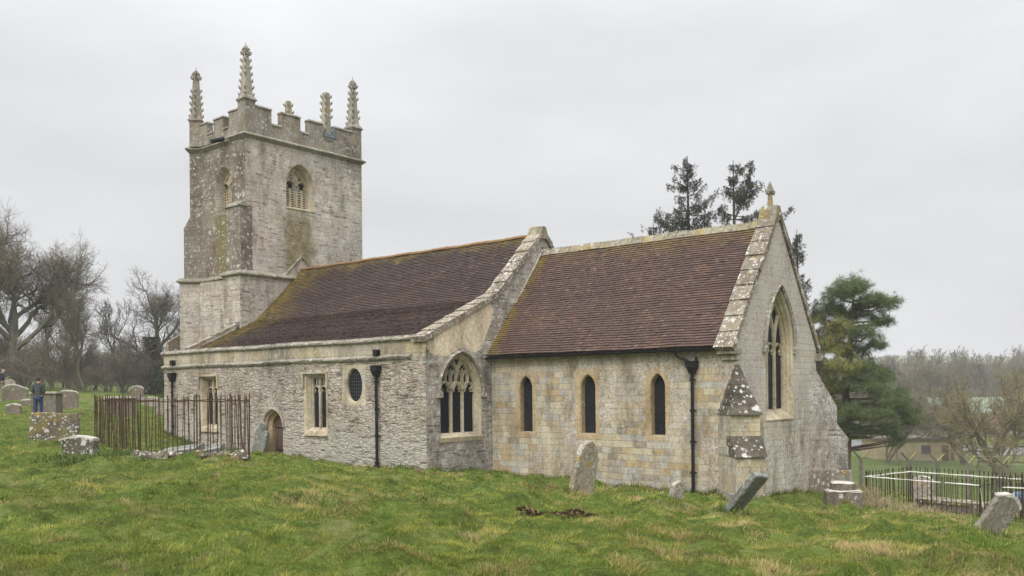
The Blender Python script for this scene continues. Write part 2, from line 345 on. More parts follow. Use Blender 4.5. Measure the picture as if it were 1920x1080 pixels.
M['tower_south'] = stone('tower_south_stone', [(.19,.165,.135),(.225,.195,.16),(.17,.145,.12),(.25,.215,.175)], bw=.42, bh=.22, mortar=.3, lichen=.35, lich_scale=.5, lich_cols=((.09,.075,.06),(.29,.26,.22)), dark=.34, white=.75, wsc=2.6, white_lift=.04,
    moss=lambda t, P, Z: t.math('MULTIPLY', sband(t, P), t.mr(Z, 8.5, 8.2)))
M['tower_low'] = stone('tower_lower_stone', [(.41,.365,.315),(.44,.40,.35),(.37,.325,.275),(.46,.43,.38)], bw=.5, bh=.24, mortar=.4, cracks=.2, lichen=.5, lich_scale=.4, lich_cols=((.26,.225,.19),(.47,.44,.40)), dark=.18, white=.4, wsc=2.0)
M['tower_top'] = stone('battlement_stone', [(.25,.215,.17),(.28,.245,.20),(.21,.185,.15)], bw=.45, bh=.22, mortar=.3, lichen=.6, lich_scale=.7, lich_cols=((.14,.12,.10),(.36,.33,.285)), dark=.4, white=.4, wsc=2.6, orange=.08)
M['pinnacle'] = stone('pinnacle_stone', [(.27,.25,.20),(.30,.28,.23)], bw=5, bh=5, mortar=0, lichen=.6, lich_scale=1.5, lich_cols=((.13,.12,.095),(.36,.34,.28)), dark=.35, white=.5, wsc=5, orange=.15)
M['mossy_pinnacle'] = stone('mossy_pinnacle_stone', [(.27,.245,.15),(.25,.23,.15)], bw=5, bh=5, mortar=0, lichen=.3, lich_scale=1.5, dark=.3, white=.3, wsc=5, orange=.25)
M['coping'] = stone('coping_stone', [(.23,.195,.145),(.18,.155,.12),(.26,.225,.175)], bw=3, bh=3, mortar=0, lichen=.5, lich_scale=1., lich_cols=((.15,.13,.10),(.38,.35,.29)), dark=.48, white=.8, wsc=3.6, orange=.15, white_lift=.12)
M['string'] = stone('string_course_stone', [(.23,.205,.165),(.29,.265,.22)], bw=3, bh=3, mortar=0, lichen=.6, lich_scale=1.5, lich_cols=((.12,.105,.085),(.42,.40,.34)), dark=.45, white=.6, wsc=3.5, orange=.08, white_lift=.1)
M['tstring'] = stone('tower_string_stone', [(.25,.235,.18),(.22,.21,.165)], bw=3, bh=3, mortar=0, lichen=.5, lich_scale=1.5, lich_cols=((.12,.11,.085),(.36,.34,.28)), dark=.4, white=.35, wsc=3.5, orange=.25)
M['dressed'] = stone('dressed_stone', [(.40,.31,.185),(.42,.335,.215),(.37,.285,.17)], bw=5, bh=.45, mortar=.25, lichen=.12, lich_scale=1., dark=.08, white=.05, bump=.2)
M['tracery'] = stone('tracery_stone', [(.41,.355,.25),(.44,.385,.28)], bw=5, bh=.6, mortar=.2, lichen=.3, lich_scale=1.2, dark=.2, white=.1, bump=.2)
M['weather'] = stone('weathering_stone', [(.105,.092,.068),(.085,.074,.056),(.13,.112,.082)], bw=.6, bh=5, mortar=.3, lichen=.4, lich_scale=1.2, lich_cols=((.05,.042,.034),(.20,.175,.14)), dark=.5, white=.85, wsc=2.8, orange=.10, white_lift=.14)
M['ne_butt'] = stone('north_buttress_stone', [(.33,.30,.26),(.38,.355,.32),(.29,.26,.22)], bw=.4, bh=.2, mortar=.35, lichen=.7, lich_scale=.5, lich_cols=((.13,.115,.10),(.50,.49,.47)), dark=.5, white=.4, wsc=4)
M['butt'] = stone('buttress_ashlar', [(.46,.41,.28),(.43,.375,.25),(.47,.43,.33),(.40,.36,.27),(.48,.44,.35)], bw=.42, bh=.24, lichen=.35, lich_scale=.8, lich_cols=((.17,.14,.11),(.50,.47,.42)), dark=.3, white=.2, mortar=.6)
M['plinth'] = stone('plinth_stone', [(.24,.205,.16),(.20,.175,.14)], bw=.5, bh=.3, mortar=.4, lichen=.5, lich_scale=1., dark=.5, white=.7, wsc=3, orange=.25, white_lift=.1)
def glassmat(name, lattice, col=(.006,.007,.009), line=(.05,.05,.047), sq=False):
    t = NT(name); P, uv, Z, N = wall_uv(t, 0.)
    s = t.n('ShaderNodeSeparateXYZ'); t.put(s.inputs[0], uv)
    if sq: a, b = t.math('MULTIPLY', s.outputs[0], lattice), t.math('MULTIPLY', s.outputs[1], lattice)
    else:
        a = t.math('MULTIPLY', t.math('MULTIPLY_ADD', s.outputs[0], 1.75, s.outputs[1]), lattice); b = t.math('MULTIPLY', t.math('MULTIPLY_ADD', s.outputs[0], -1.75, s.outputs[1]), lattice)
    la = t.math('MINIMUM', t.math('PINGPONG', a, .5), t.math('PINGPONG', b, .5))
    m = t.mr(la, .06, .09, 1, 0)
    cell = t.n('ShaderNodeTexWhiteNoise', noise_dimensions='2D'); cb = t.n('ShaderNodeCombineXYZ'); t.put(cb.inputs[0], t.math('FLOOR', t.math('ADD', a, .5))); t.put(cb.inputs[1], t.math('FLOOR', t.math('ADD', b, .5))); t.put(cell.inputs[0], cb.outputs[0])
    c = t.mix(cell.outputs[0], col, (col[0]*2.5, col[1]*2.5, col[2]*2.6)); c = t.mix(m, c, line)
    t.put(t.b.inputs['Roughness'], t.math('MULTIPLY_ADD', m, .5, .12)); t.b.inputs['Specular IOR Level'].default_value = .09
    bn = t.math('ADD', m, t.math('MULTIPLY', cell.outputs[0], .6)); t.bump(bn, .35, .01)
    return t.col(c)
M['glass'] = glassmat('leaded_diamond_glass', 6.2)
M['glass2'] = glassmat('leaded_window_glass', 6.5, line=(.03,.03,.032))
M['glass_oval'] = glassmat('wired_oval_glass', 8.5, line=(.06,.063,.06), sq=True)
M['black_iron'] = simple('black_painted_iron', (.012,.012,.013), .45, 0, .3, 20)
M['lead'] = simple('lead_sheet', (.14,.16,.18), .6, .0, .2, 6)
M['shade_black'] = simple('belfry_shade_black', (.01,.009,.008), 1, 0, .1)  # near-black colour standing in for the shade inside the belfry
def tilemat(name, cols, mossfn, mossc=(.20,.155,.025)):
    t = NT(name); uvn = t.n('ShaderNodeUVMap'); s = t.n('ShaderNodeSeparateXYZ'); t.put(s.inputs[0], uvn.outputs[0]); P = t.pos()
    big = t.noise(P, .5, 5, .6); med = t.noise(P, 2.5, 5, .65); fine = t.noise(P, 30, 5, .7)
    sel = t.math('ADD', t.math('MULTIPLY', s.outputs[0], .55), t.math('MULTIPLY', t.mr(t.math('ADD', t.math('MULTIPLY', big, .6), t.math('MULTIPLY', med, .4)), .38, .62), .45))
    k = len(cols); c = t.ramp(sel, [(i/(k-1)*.9+.05, q) for i, q in enumerate(cols)])
    c = t.mix(1., c, t.ramp(fine, [(.25, (.65,.65,.66)), (.5, (1,1,1)), (.8, (1.35,1.3,1.25))]), 'MULTIPLY')
    # pale and orange lichen spots
    c = t.mix(t.math('MULTIPLY', spots(t, P, 14, .35, .10, 2.), .2), c, (.26,.20,.14))
    c = t.mix(t.math('MULTIPLY', t.math('GREATER_THAN', s.outputs[1], .97), .3), c, (.24,.16,.125))
    mz = mossfn(t, P)
    mm = t.math('MULTIPLY', mz, t.mr(t.math('ADD', t.math('MULTIPLY', med, .5), t.math('MULTIPLY', t.noise(P, 9, 5, .7), .5)), .40, .56))
    c = t.mix(mm, c, t.mix(t.noise(P, 14, 3), mossc, (.21,.145,.035)))
    t.bump(t.math('ADD', fine, med), .4, .012); t.b.inputs['Roughness'].default_value = .85
    return t.col(c)
def nave_moss(t, P):
    s = t.n('ShaderNodeSeparateXYZ'); t.put(s.inputs[0], P); n = t.noise(P, .8, 5, .65)
    a = t.mr(t.math('ADD', s.outputs[0], t.math('MULTIPLY', t.math('SUBTRACT', n, .5), -3.2)), -32.3, -34.6, 0, 1)
    b = t.mr(t.math('ADD', s.outputs[2], t.math('MULTIPLY', t.math('SUBTRACT', n, .5), 1.6)), 5.25, 5.75, 0, .7)
    return t.math('MAXIMUM', a, b)
def ch_moss(t, P):
    s = t.n('ShaderNodeSeparateXYZ'); t.put(s.inputs[0], P); n = t.noise(P, .8, 5, .65)
    a = t.mr(t.math('ADD', s.outputs[0], t.math('MULTIPLY', t.math('SUBTRACT', n, .5), -1.2)), -20.0, -20.6, 0, 1)
    b = t.mr(t.math('ADD', s.outputs[2], t.math('MULTIPLY', t.math('SUBTRACT', n, .5), 2.4)), 4.3, 5.4, 0, .55)
    return t.math('MAXIMUM', a, b)
M['nave_tile'] = tilemat('nave_clay_tiles', [(.048,.035,.032),(.061,.043,.037),(.057,.042,.038),(.074,.048,.039),(.090,.056,.043)], nave_moss)
M['chancel_tile'] = tilemat('chancel_clay_tiles', [(.066,.044,.039),(.090,.057,.046),(.080,.054,.046),(.112,.068,.051),(.145,.085,.061)], ch_moss)
M['ridge_tile'] = tilemat('ridge_clay_tiles', [(.20,.10,.055),(.24,.13,.07),(.17,.10,.07)], lambda t, P: t.mr(t.noise(P, 1.5, 4), .35, .6))
M['ridge_stone'] = stone('ridge_stone', [(.25,.22,.13),(.23,.215,.16),(.25,.20,.09)], bw=.45, bh=3, mortar=.5, lichen=.6, lich_scale=1.2, lich_cols=((.13,.115,.09),(.38,.35,.29)), dark=.4, white=.3, wsc=4, orange=.2)
def woodmat():
    t = NT('door_planks'); P = t.pos(); s = t.n('ShaderNodeSeparateXYZ'); t.put(s.inputs[0], P)
    g = t.noise(t.vmath('MULTIPLY', P, (14, 14, 1.2)), 2.5, 5, .6)
    c = t.ramp(g, [(.3, (.085,.055,.042)), (.6, (.16,.105,.078)), (.8, (.20,.15,.115))])
    pl = t.mr(t.math('PINGPONG', t.math('MULTIPLY', s.outputs[0], 5.5), .5), .0, .05, .8, 0); c = t.mix(pl, c, (.02,.014,.01))
    t.bump(g, .3, .01); return t.col(c)
M['door'] = woodmat()
# ---------------------------------------------------------------- church
church = empty('church', (-27, 25, -2.4), 'medieval limestone church with battlemented west tower, brown tiled nave roof and lower chancel', 'church')
def CB(mb, name, mat, parent=church, smooth=False):
    if parent is church: return mb.build(name, mat, parent, smooth=smooth, rel=(-27, 25, -2.4))
    return mb.build(name, mat, parent, smooth=smooth, rel=(-27, 25, -2.4))
def FR(ax, val):
    if ax == 'Y': return lambda u, v, d=0.: (u, val+d, v)
    if ax == 'X': return lambda u, v, d=0.: (val-d, u, v)
    if ax == 'N': return lambda u, v, d=0.: (u, val-d, v)
    if ax == 'W': return lambda u, v, d=0.: (val+d, u, v)
FS, FE, FA, FN, FT, FTS = FR('Y', 24.0), FR('X', -11.53), FR('Y', 20.78), FR('X', -20.65), FR('X', -34.9), FR('Y', 24.15)
def arch(cx, z0, zs, h, R, n=10):
    th = math.acos((R-h)/R); pts = [(cx-h, z0), (cx-h, zs)]
    for i in range(1, n+1):
        a = th*i/n; pts.append((cx-h+R-R*math.cos(a), zs+R*math.sin(a)))
    for i in range(n-1, -1, -1):
        a = th*i/n; pts.append((cx+h-R+R*math.cos(a), zs+R*math.sin(a)))
    pts.append((cx+h, z0)); return pts
def rect(a, b, c, d): return [(a, c), (a, d), (b, d), (b, c)]
def ellipse(cx, cz, a, b, n=32): return [(cx+a*math.cos(2*PI*i/n), cz+b*math.sin(2*PI*i/n)) for i in range(n)]
def wall(mb, fr, outline, holes=(), d=0., m=0):
    loops = [[Vector((p[0], p[1], 0)) for p in outline]]+[[Vector((p[0], p[1], 0)) for p in h] for h in holes]
    tr = tessellate_polygon(loops); flat = [p for l in loops for p in l]
    return mb.add([fr(p.x, p.y, d) for p in flat], [tuple(t) for t in tr], m=m)
def loft(mb, fr, steps, closed=True, m=0):
    return mb.rings([[fr(p[0], p[1], d) for p in o] for o, d in steps], closed, m=m)
def band(mb, fr, outer, inner, d=-.004):
    """flat ring of dressed stone, a hair proud of the wall"""
    loft(mb, fr, [(outer, .01), (outer, d), (inner, d), (inner, .02)])
def bar2(mb, fr, pts, w, d0, d1, front=.4):
    n = len(pts); secs = []
    for i, p in enumerate(pts):
        a = pts[max(i-1, 0)]; b = pts[min(i+1, n-1)]; tx, tz = b[0]-a[0], b[1]-a[1]; L = math.hypot(tx, tz) or 1; nx, nz = -tz/L, tx/L
        dm = d0+(d1-d0)*.45
        secs.append([fr(p[0]+nx*o, p[1]+nz*o, d) for o, d in ((-w/2, d1), (-w/2, dm), (-w*front/2, d0), (w*front/2, d0), (w/2, dm), (w/2, d1))])
    mb.rings(secs, True, True, True)
def arcpts(cx, cz, R, a0, a1, n=8): return [(cx+R*math.cos(a0+(a1-a0)*i/n), cz+R*math.sin(a0+(a1-a0)*i/n)) for i in range(n+1)]
def hood(mb, fr, cx, zs, h, R, w, proj_, n=12, drop=0.):
    def op(hh, RR): return arch(cx, zs-drop, zs, hh, RR, n)
    o, i = op(h+w, R+w), op(h, R)
    mb.rings([[fr(*p, .02) for p in o], [fr(*p, -proj_*.6) for p in o], [fr(*[(a+b)/2 for a, b in zip(p, q)], -proj_) for p, q in zip(o, i)], [fr(*p, -proj_*.5) for p in i], [fr(*p, .02) for p in i]], False)
def cusped_light(mb, fr, x0, x1, z0, zt, w, d0, d1, cusp=True):
    """a narrow pointed light: two mullion lines and an ogee/trefoil head"""
    cx, h = (x0+x1)/2, (x1-x0)/2; R = h*1.25
    th = math.acos((R-h)/R)
    L = [(x0+R-R*math.cos(th*i/6), zt+R*math.sin(th*i/6)) for i in range(7)]; Rr = [(2*cx-p[0], p[1]) for p in L]
    bar2(mb, fr, L, w, d0, d1); bar2(mb, fr, Rr, w, d0, d1)
    if cusp:
        for s in (-1, 1):
            bar2(mb, fr, [(cx+s*h, zt+h*.02), (cx+s*h*.52, zt+h*.05), (cx+s*h*.42, zt+h*.35), (cx+s*h*.75, zt+h*.62)], w*.6, d0+.03, d1)
# ---- chancel
lan = [(-19.17, .29), (-16.64, .30), (-14.10, .27)]
R_l = .46
lz0, lzs = -1.44, .06
holes = [arch(cx, lz0, lzs, h, R_l) for cx, h in lan]
mb = MB(); wall(mb, FS, [(-20.65, -4.2), (-20.65, 1.3), (-11.53, 1.3), (-11.53, -4.2)], holes); CB(mb, 'chancel_wall', M['ashlar'])
for i, (cx, h) in enumerate(lan):
    wmb = MB(); o = arch(cx, lz0, lzs, h, R_l); i1 = arch(cx, lz0+.03, lzs, h-.03, R_l-.03); i2 = arch(cx, lz0+.05, lzs, h-.03, R_l-.03)
    loft(wmb, FS, [(o, 0.), (i1, .035), (i2, .24)])
    if i == 2: out_ = arch(cx, lz0-.13, lzs, h+.14, R_l+.14)
    else: out_ = [(cx-h-.13, lz0-.12)]+[(cx-h-.13, lzs+.1)]*1+[(cx-h-.13+(k/9.)*(h+.13), .68+.02*math.sin(k)) for k in range(10)]+[(cx+(k/9.)*(h+.13), .68-.02*math.sin(k)) for k in range(10)]+[(cx+h+.13, lz0-.12)]
    if i == 2: band(wmb, FS, out_, o)
    else:
        wall(wmb, FS, rect(cx-h-.14, cx+h+.14, lz0-.12, .66), [o], -.004)
    f = CB(wmb, 'lancet_window', M['dressed'])
    g = MB(); wall(g, FS, i2, d=.235); CB(g, 'leaded_glass', M['glass'], f)
    s = MB(); s.box((cx-h+.01, 24.01, lz0-.005), (cx+h-.01, 24.2, lz0+.035)); CB(s, 'sill', M['tracery'], f)
# east gable
ewc, ewh = 26.97, 1.02; ewR = 2.15; ez0, ezs = -.98, 1.2
eo = arch(ewc, ez0, ezs, ewh, ewR, 14)
mb = MB(); wall(mb, FE, [(24.0, -4.2), (24.0, 1.25), (26.96, 5.22), (29.92, 1.25), (29.92, -4.2)], [eo])
CB(mb, 'east_gable_wall', M['ashlar_east'])
wmb = MB()
st = [(0, 0), (.04, .06), (.04, .10), (.09, .17), (.09, .21), (.14, .28), (.14, .36)]
loft(wmb, FE, [(arch(ewc, ez0+.1*q*1.6, ezs, ewh-q, ewR-q, 14), d) for q, d in st])
hi, Ri = ewh-.14, ewR-.14; iz = ez0+.32
wmb.hexa([FE(ewc-ewh, ez0-.02, -.03), FE(ewc+ewh, ez0-.02, -.03), FE(ewc+ewh, ez0-.02, .3), FE(ewc-ewh, ez0-.02, .3), FE(ewc-ewh, ez0+.01, -.03), FE(ewc+ewh, ez0+.01, -.03), FE(ewc+hi, iz, .36), FE(ewc-hi, iz, .36)])
ew = CB(wmb, 'east_window', M['tracery'])
hmb = MB()
for s in (-1, 1): hmb = MB(); hmb.box(FE(ewc+s*(ewh+.12)-.1, ezs-.14, .02), FE(ewc+s*(ewh+.12)+.1, ezs+.02, -.12)); CB(hmb, 'label_stop', M['string'], ew)
hmb = MB(); hood(hmb, FE, ewc, ezs, ewh+.05, ewR+.05, .12, .11, 16); CB(hmb, 'hood_mould', M['string'], ew)
tmb = MB(); mx_ = [ewc-hi/3, ewc+hi/3]; bw_, d0, d1 = .11, .26, .37
def clip_in(p, ins=.0):
    x, z = p; RR = Ri-ins; hh = hi-ins
    if z <= ezs: return abs(x-ewc) <= hh
    return math.hypot(x-(ewc-hi+Ri), z-ezs) <= RR and math.hypot(x-(ewc+hi-Ri), z-ezs) <= RR
for mxx in mx_:
    bar2(tmb, FE, [(mxx, iz), (mxx, ezs)], bw_, d0, d1)
for src, sgn in ((mx_[0], 1), (mx_[0], -1), (mx_[1], 1), (mx_[1], -1), (ewc-hi, 0), (ewc+hi, 0)):
    if sgn == 0: continue
    pts = []
    for i in range(40):
        a = i/39*1.35; p = (src+sgn*Ri-sgn*Ri*math.cos(a), ezs+Ri*math.sin(a))
        if clip_in(p, -.02): pts.append(p)
        else: break
    bar2(tmb, FE, pts[::2]+[pts[-1]], bw_, d0, d1)
xs = [ewc-hi, mx_[0], mx_[1], ewc+hi]
for a, b in zip(xs, xs[1:]): cusped_light(tmb, FE, a, b, 0, ezs-.18, .07, d0+.02, d1)
CB(tmb, 'tracery', M['tracery'], ew)
g = MB(); wall(g, FE, arch(ewc, iz, ezs, hi, Ri, 14), d=.345); CB(g, 'leaded_glass', M['glass2'], ew)
mb = MB(); wall(mb, FR('N', 29.92), [(-20.65, -4.2), (-20.65, 1.25), (-11.53, 1.25), (-11.53, -4.2)]); CB(mb, 'north_chancel_wall', M['ashlar'])
# copings: overlapping slabs along a slope
def coping(name, x0, x1, path, mat, thick=.11, over=.0, parent=church, slab=.62, foot=True):
    mb = MB()
    for (ya, za), (yb, zb) in zip(path, path[1:]):
        L = math.hypot(yb-ya, zb-za); n = max(1, round(L/slab)); ty, tz = (yb-ya)/L, (zb-za)/L; ny, nz = (-tz, ty) if ty > 0 else (tz, -ty)
        for i in range(n):
            a, b = L*i/n, L*(i+1)/n+.03
            j = rnd.uniform(-.012, .012); e0, e1 = rnd.uniform(-.015, .015), rnd.uniform(-.015, .015)
            def P(x, s, h): return (x, ya+ty*s+ny*h, za+tz*s+nz*h)
            mb.hexa([P(x0+e0, a, -.05), P(x1+e1, a, -.05), P(x1+e1, b, -.06), P(x0+e0, b, -.06), P(x0+e0, a, thick+j+.028), P(x1+e1, a, thick+j+.028), P(x1+e1, b, thick+j-.01), P(x0+e0, b, thick+j-.01)])
    return CB(mb, name, mat, parent)
coping('gable_coping', -12.06, -11.47, [(23.72, 1.08), (26.93, 5.32)], M['coping'])
coping('gable_coping', -12.06, -11.47, [(30.2, 1.08), (26.99, 5.32)], M['coping'])
mb = MB(); mb.box((-12.02, 23.78, .97), (-11.47, 24.2, 1.12)); mb.box((-11.95, 23.9, .80), (-11.50, 24.2, .97)); CB(mb, 'kneeler', M['parapet']); mb = MB(); mb.box((-12.02, 29.8, .88), (-11.46, 30.2, 1.12)); CB(mb, 'kneeler', M['parapet'])
mb = MB()   # raised foliate cross finial
fx, fy = -11.78, 26.96
mb.hexa([(fx-.3, fy-.28, 5.15), (fx+.3, fy-.28, 5.15), (fx+.3, fy+.28, 5.15), (fx-.3, fy+.28, 5.15), (fx-.24, fy-.12, 5.6), (fx+.27, fy-.12, 5.6), (fx+.27, fy+.12, 5.6), (fx-.24, fy+.12, 5.6)])
mb.tube([(fx, fy, 5.5), (fx, fy, 5.75), (fx, fy, 5.98)], [.12, .085, .075], 8)
CB(mb, 'gable_apex_stone', M['ridge_stone'])
def knobs(mb, P, r, n=6, k=5):
    """lumpy carved knot"""
    for i in range(n):
        a = 2*PI*i/n+.3; c = Vector(P)+Vector((math.cos(a)*r*.6, math.sin(a)*r*.6, rnd.uniform(-.3, .3)*r))
        mb.tube([c+Vector((0, 0, -r*.5)), c, c+Vector((math.cos(a)*r*.35, math.sin(a)*r*.35, r*.35))], [r*.3, r*.48, r*.18], k)
    return mb
mb = MB(); knobs(mb, (fx, fy, 6.05), .15, 7); knobs(mb, (fx, fy, 6.18), .09, 5); mb.tube([(fx, fy, 5.95), (fx, fy, 6.2)], [.07, .06], 7); mb.tube([(fx, fy, 6.16), (fx, fy, 6.26), (fx, fy, 6.38)], [.05, .065, .015], 7); CB(mb, 'finial', M['pinnacle'])
# ---- tiled slopes: every tile a small raised slab
def tiles(name, x0, x1, path, mat, gauge=.105, tw=.165, parent=church, raise_=.030, sag=.02, verge0=0):
    V, F, UV = [], [], []
    segs = []; tot = 0
    for (ya, za), (yb, zb) in zip(path, path[1:]):
        L = math.hypot(yb-ya, zb-za); segs.append((tot, L, ya, za, (yb-ya)/L, (zb-za)/L)); tot += L
    sgn = 1 if path[-1][0] > path[0][0] else -1
    def P(s, x, h):
        for t0, L, ya, za, ty, tz in segs:
            if s <= t0+L+1e-6 or (t0, L) == segs[-1][:2]:
                q = s-t0; ny, nz = -tz*sgn, ty*sgn
                w = sag*(math.sin(x*.9+s*.5)+.6*math.sin(x*2.3+1.7*s+1)+.4*math.sin(x*5.1+s*3.))*.6
                return (x, ya+ty*q+ny*(h+w), za+tz*q+nz*(h+w))
    rows = int(tot/gauge)+1; n = int((x1-x0)/tw)+1; b = 0
    for r in range(rows):
        s0 = r*gauge; s1 = min(s0+gauge*1.12, tot)
        off = (r % 2)*.5*tw; rj = rnd.uniform(-.004, .004)
        for i in range(n+1):
            xa = max(x0, x0+i*tw-off); xb = min(x1, x0+(i+1)*tw-off-.006)
            if xb-xa < .02: continue
            h = raise_+rj+rnd.uniform(-.004, .006)+(rnd.random() < .02)*.012; sl = s0+rnd.uniform(-.006, .006); tl = rnd.uniform(-.003, .003)
            V += [P(max(sl, 0), xa, h+tl), P(max(sl, 0), xb, h-tl), P(s1, xb, .002), P(s1, xa, .002), P(max(sl, 0), xa, -.01), P(max(sl, 0), xb, -.01)]
            u = (rnd.random(), rnd.random()); F += [(b, b+1, b+2, b+3), (b+4, b+5, b+1, b)]; UV += [u, u]; b += 6
    mb = MB(); mb.v = V; mb.f = F; mb.uv = UV; mb.mi = [0]*len(F)
    o = CB(mb, name, mat, parent)
    return o
chroof = tiles('chancel_roof', -20.66, -12.02, [(23.72, 1.20), (26.96, 5.12)], M['chancel_tile'])
tiles('chancel_roof', -20.66, -12.02, [(30.2, 1.20), (26.97, 5.12)], M['chancel_tile'], gauge=.21, tw=.33)
mb = MB()
for k in range(20):    # crested ridge
    xa = -20.62+k*.432; z = 5.10+.01*math.sin(k*1.7)
    mb.hexa([(xa, 26.78, z-.14), (xa+.42, 26.78, z-.14), (xa+.42, 27.14, z-.14), (xa, 27.14, z-.14), (xa, 26.93, z+.09), (xa+.42, 26.93, z+.09+rnd.uniform(-.01, .01)), (xa+.42, 26.99, z+.09), (xa, 26.99, z+.09)])
    for q in range(4): mb.tube([(xa+.06+q*.105, 26.96, z+.05), (xa+.06+q*.105, 26.96, z+.09), (xa+.06+q*.105, 26.96, z+.115)], [.045, .04, .02], 5)
CB(mb, 'ridge_cresting', M['ridge_stone'], chroof)
# eaves board, gutter and downpipe
mb = MB(); mb.box((-20.6, 23.78, 1.10), (-12.06, 23.99, 1.17)); CB(mb, 'eaves_board', M['black_iron'], chroof)
def halfgutter(mb, x0, x1, y, z, r=.065):
    prof = [(y+r*math.cos(a), z-r*math.sin(a)) for a in [PI*i/8 for i in range(9)]]
    prof = [(y-r, z)]+[(y-r*math.cos(PI*i/8), z-r*math.sin(PI*i/8)) for i in range(1, 9)]
    inn = [(y-(r-.012)*math.cos(PI*i/8), z-(r-.012)*math.sin(PI*i/8)) for i in range(8, -1, -1)]
    ring = prof+inn
    mb.rings([[(x0, a, b) for a, b in ring], [(x1, a, b) for a, b in ring]], True, True, True)
mb = MB(); halfgutter(mb, -20.75, -12.05, 23.70, 1.13); CB(mb, 'gutter', M['black_iron'])
def downpipe(x, y, ztop, zbot, hopz, swan=None, hw=.13):
    mb = MB(); mb.tube([(x, y, hopz), (x, y, zbot)], .05, 10)
    for z in np.arange(hopz-.25, zbot, -.9 if hopz-zbot > 3 else -.85): mb.tube([(x, y, z), (x, y, z-.09)], .066, 10); mb.box((x-.11, y+.02, z-.07), (x+.11, y+.05, z-.03))
    if swan: mb.tube(swan, .042, 8)
    mb.tube([(x, y, zbot+.2), (x, y-.02, zbot+.03), (x, y-.14, zbot-.06)], .055, 10)
    p = CB(mb, 'downpipe', M['black_iron'])
    h = MB(); h.hexa([(x-.07, y-.07, hopz-.12), (x+.07, y-.07, hopz-.12), (x+.07, y+.07, hopz-.12), (x-.07, y+.07, hopz-.12), (x-hw, y-.12, hopz+.06), (x+hw, y-.12, hopz+.06), (x+hw, y+.1, hopz+.06), (x-hw, y+.1, hopz+.06)])
    h.box((x-hw-.02, y-.135, hopz+.06), (x+hw+.02, y+.11, hopz+.22)); h.box((x-hw-.035, y-.15, hopz+.22), (x+hw+.035, y+.11, hopz+.25))
    CB(h, 'hopper', M['black_iron'], p); return p
px_ = -12.86
downpipe(px_, 23.86, 0, T(px_, 23.8)+.02, .55, [(-13.32, 23.72, 1.08), (-13.32, 23.74, .98), (-13.25, 23.8, .90), (-12.98, 23.84, .80), (-12.93, 23.85, .72)])
mb = MB(); mb.tube([(px_+.14, 23.84, .7), (px_+.14, 23.84, .92)], .035, 8); CB(mb, 'overflow_pipe', M['black_iron'])
# ---- buttresses at the east corners
def buttress(cx, cy, nx, ny, W, stages, parent_name, mat, matw, apex=None, off=0.):
    """stages: list of (L, z_bottom, z_top) with sloped set-offs between"""
    n = Vector((nx, ny, 0)).normalized(); t = Vector((-n.y, n.x, 0)); C = Vector((cx, cy, 0))
    def P(L, s, z): q = C+n*L+t*s; return (q.x, q.y, z)
    mb = MB(); back = -.65
    for L, z0, z1 in stages:
        mb.hexa([P(back, -W/2, z0), P(L, -W/2, z0), P(L, W/2, z0), P(back, W/2, z0), P(back, -W/2, z1), P(L, -W/2, z1), P(L, W/2, z1), P(back, W/2, z1)])
    o = CB(mb, parent_name, mat)
    return o, P
def setoff(P, o, W, La, za, Lb, zb, n, mat, proj_=.035):
    mb = MB(); W = W+.05
    for i in range(n):
        a, b = i/n, (i+1)/n+.03
        L0, z0 = La+(Lb-La)*a, za+(zb-za)*a; L1, z1 = La+(Lb-La)*b, za+(zb-za)*b
        e = .045; j = rnd.uniform(-.01, .01)
        mb.hexa([P(Lb-.3, -W/2, z0-.0), P(L0+e+j, -W/2, z0-.02), P(L0+e+j, W/2, z0-.02), P(Lb-.3, W/2, z0), P(Lb-.3, -W/2, z1+.02), P(L1+e*.5, -W/2, z1+.02), P(L1+e*.5, W/2, z1+.02), P(Lb-.3, W/2, z1+.02)])
        L0b = L0
    CB(mb, 'weathering', mat, o)
W = .84
o, P = buttress(-11.53, 24.0, 1, -1, W, [(1.04, -4.2, -1.86), (.68, -1.9, -.74)], 'buttress', M['butt'], None)
setoff(P, o, W, 1.08, -1.86, .70, -1.36, 2, M['weather'])
mb = MB(); nst = 5
for i in range(nst):      # hipped stone cap in stepped courses, apex on the corner
    a, b = i/nst, (i+1)/nst
    def ring(f, e, dz):
        Lf = .70*(1-f)+.06+e; w = (W/2)*(1-f*.95)+e; z = -.74+1.40*f+dz
        Lb = -.62*(1-f)-.1
        return [P(Lb, -w, z), P(Lf, -w, z), P(Lf, w, z), P(Lb, w, z)]
    mb.hexa(ring(a, .03, 0)+ring(b, .012, .012))
CB(mb, 'weathering', M['weather'], o)
mb = MB(); mb.hexa([P(-.5, -W/2-.1, -4.2), P(1.16, -W/2-.1, -4.2), P(1.16, W/2+.1, -4.2), P(-.5, W/2+.1, -4.2), P(-.5, -W/2-.08, -2.86), P(1.12, -W/2-.08, -2.9), P(1.12, W/2+.08, -2.9), P(-.5, W/2+.08, -2.86)]); CB(mb, 'plinth', M['plinth'], o)
o, P = buttress(-11.53, 29.92, 1, 1, W, [(.875, -4.4, -1.72), (.51, -1.75, -.62)], 'buttress', M['ne_butt'], None)
setoff(P, o, W-.04, .90, -1.74, .52, -1.27, 3, M['ne_butt'])
mb = MB(); mb.hexa([P(-.6, -W/2, -.64), P(.51, -W/2, -.64), P(.51, W/2, -.64), P(-.6, W/2, -.64), P(-.6, -W/2+.02, .75), P(-.25, -W/2+.02, .66), P(-.25, W/2-.02, .66), P(-.6, W/2-.02, .75)]); CB(mb, 'weathering', M['ne_butt'], o)
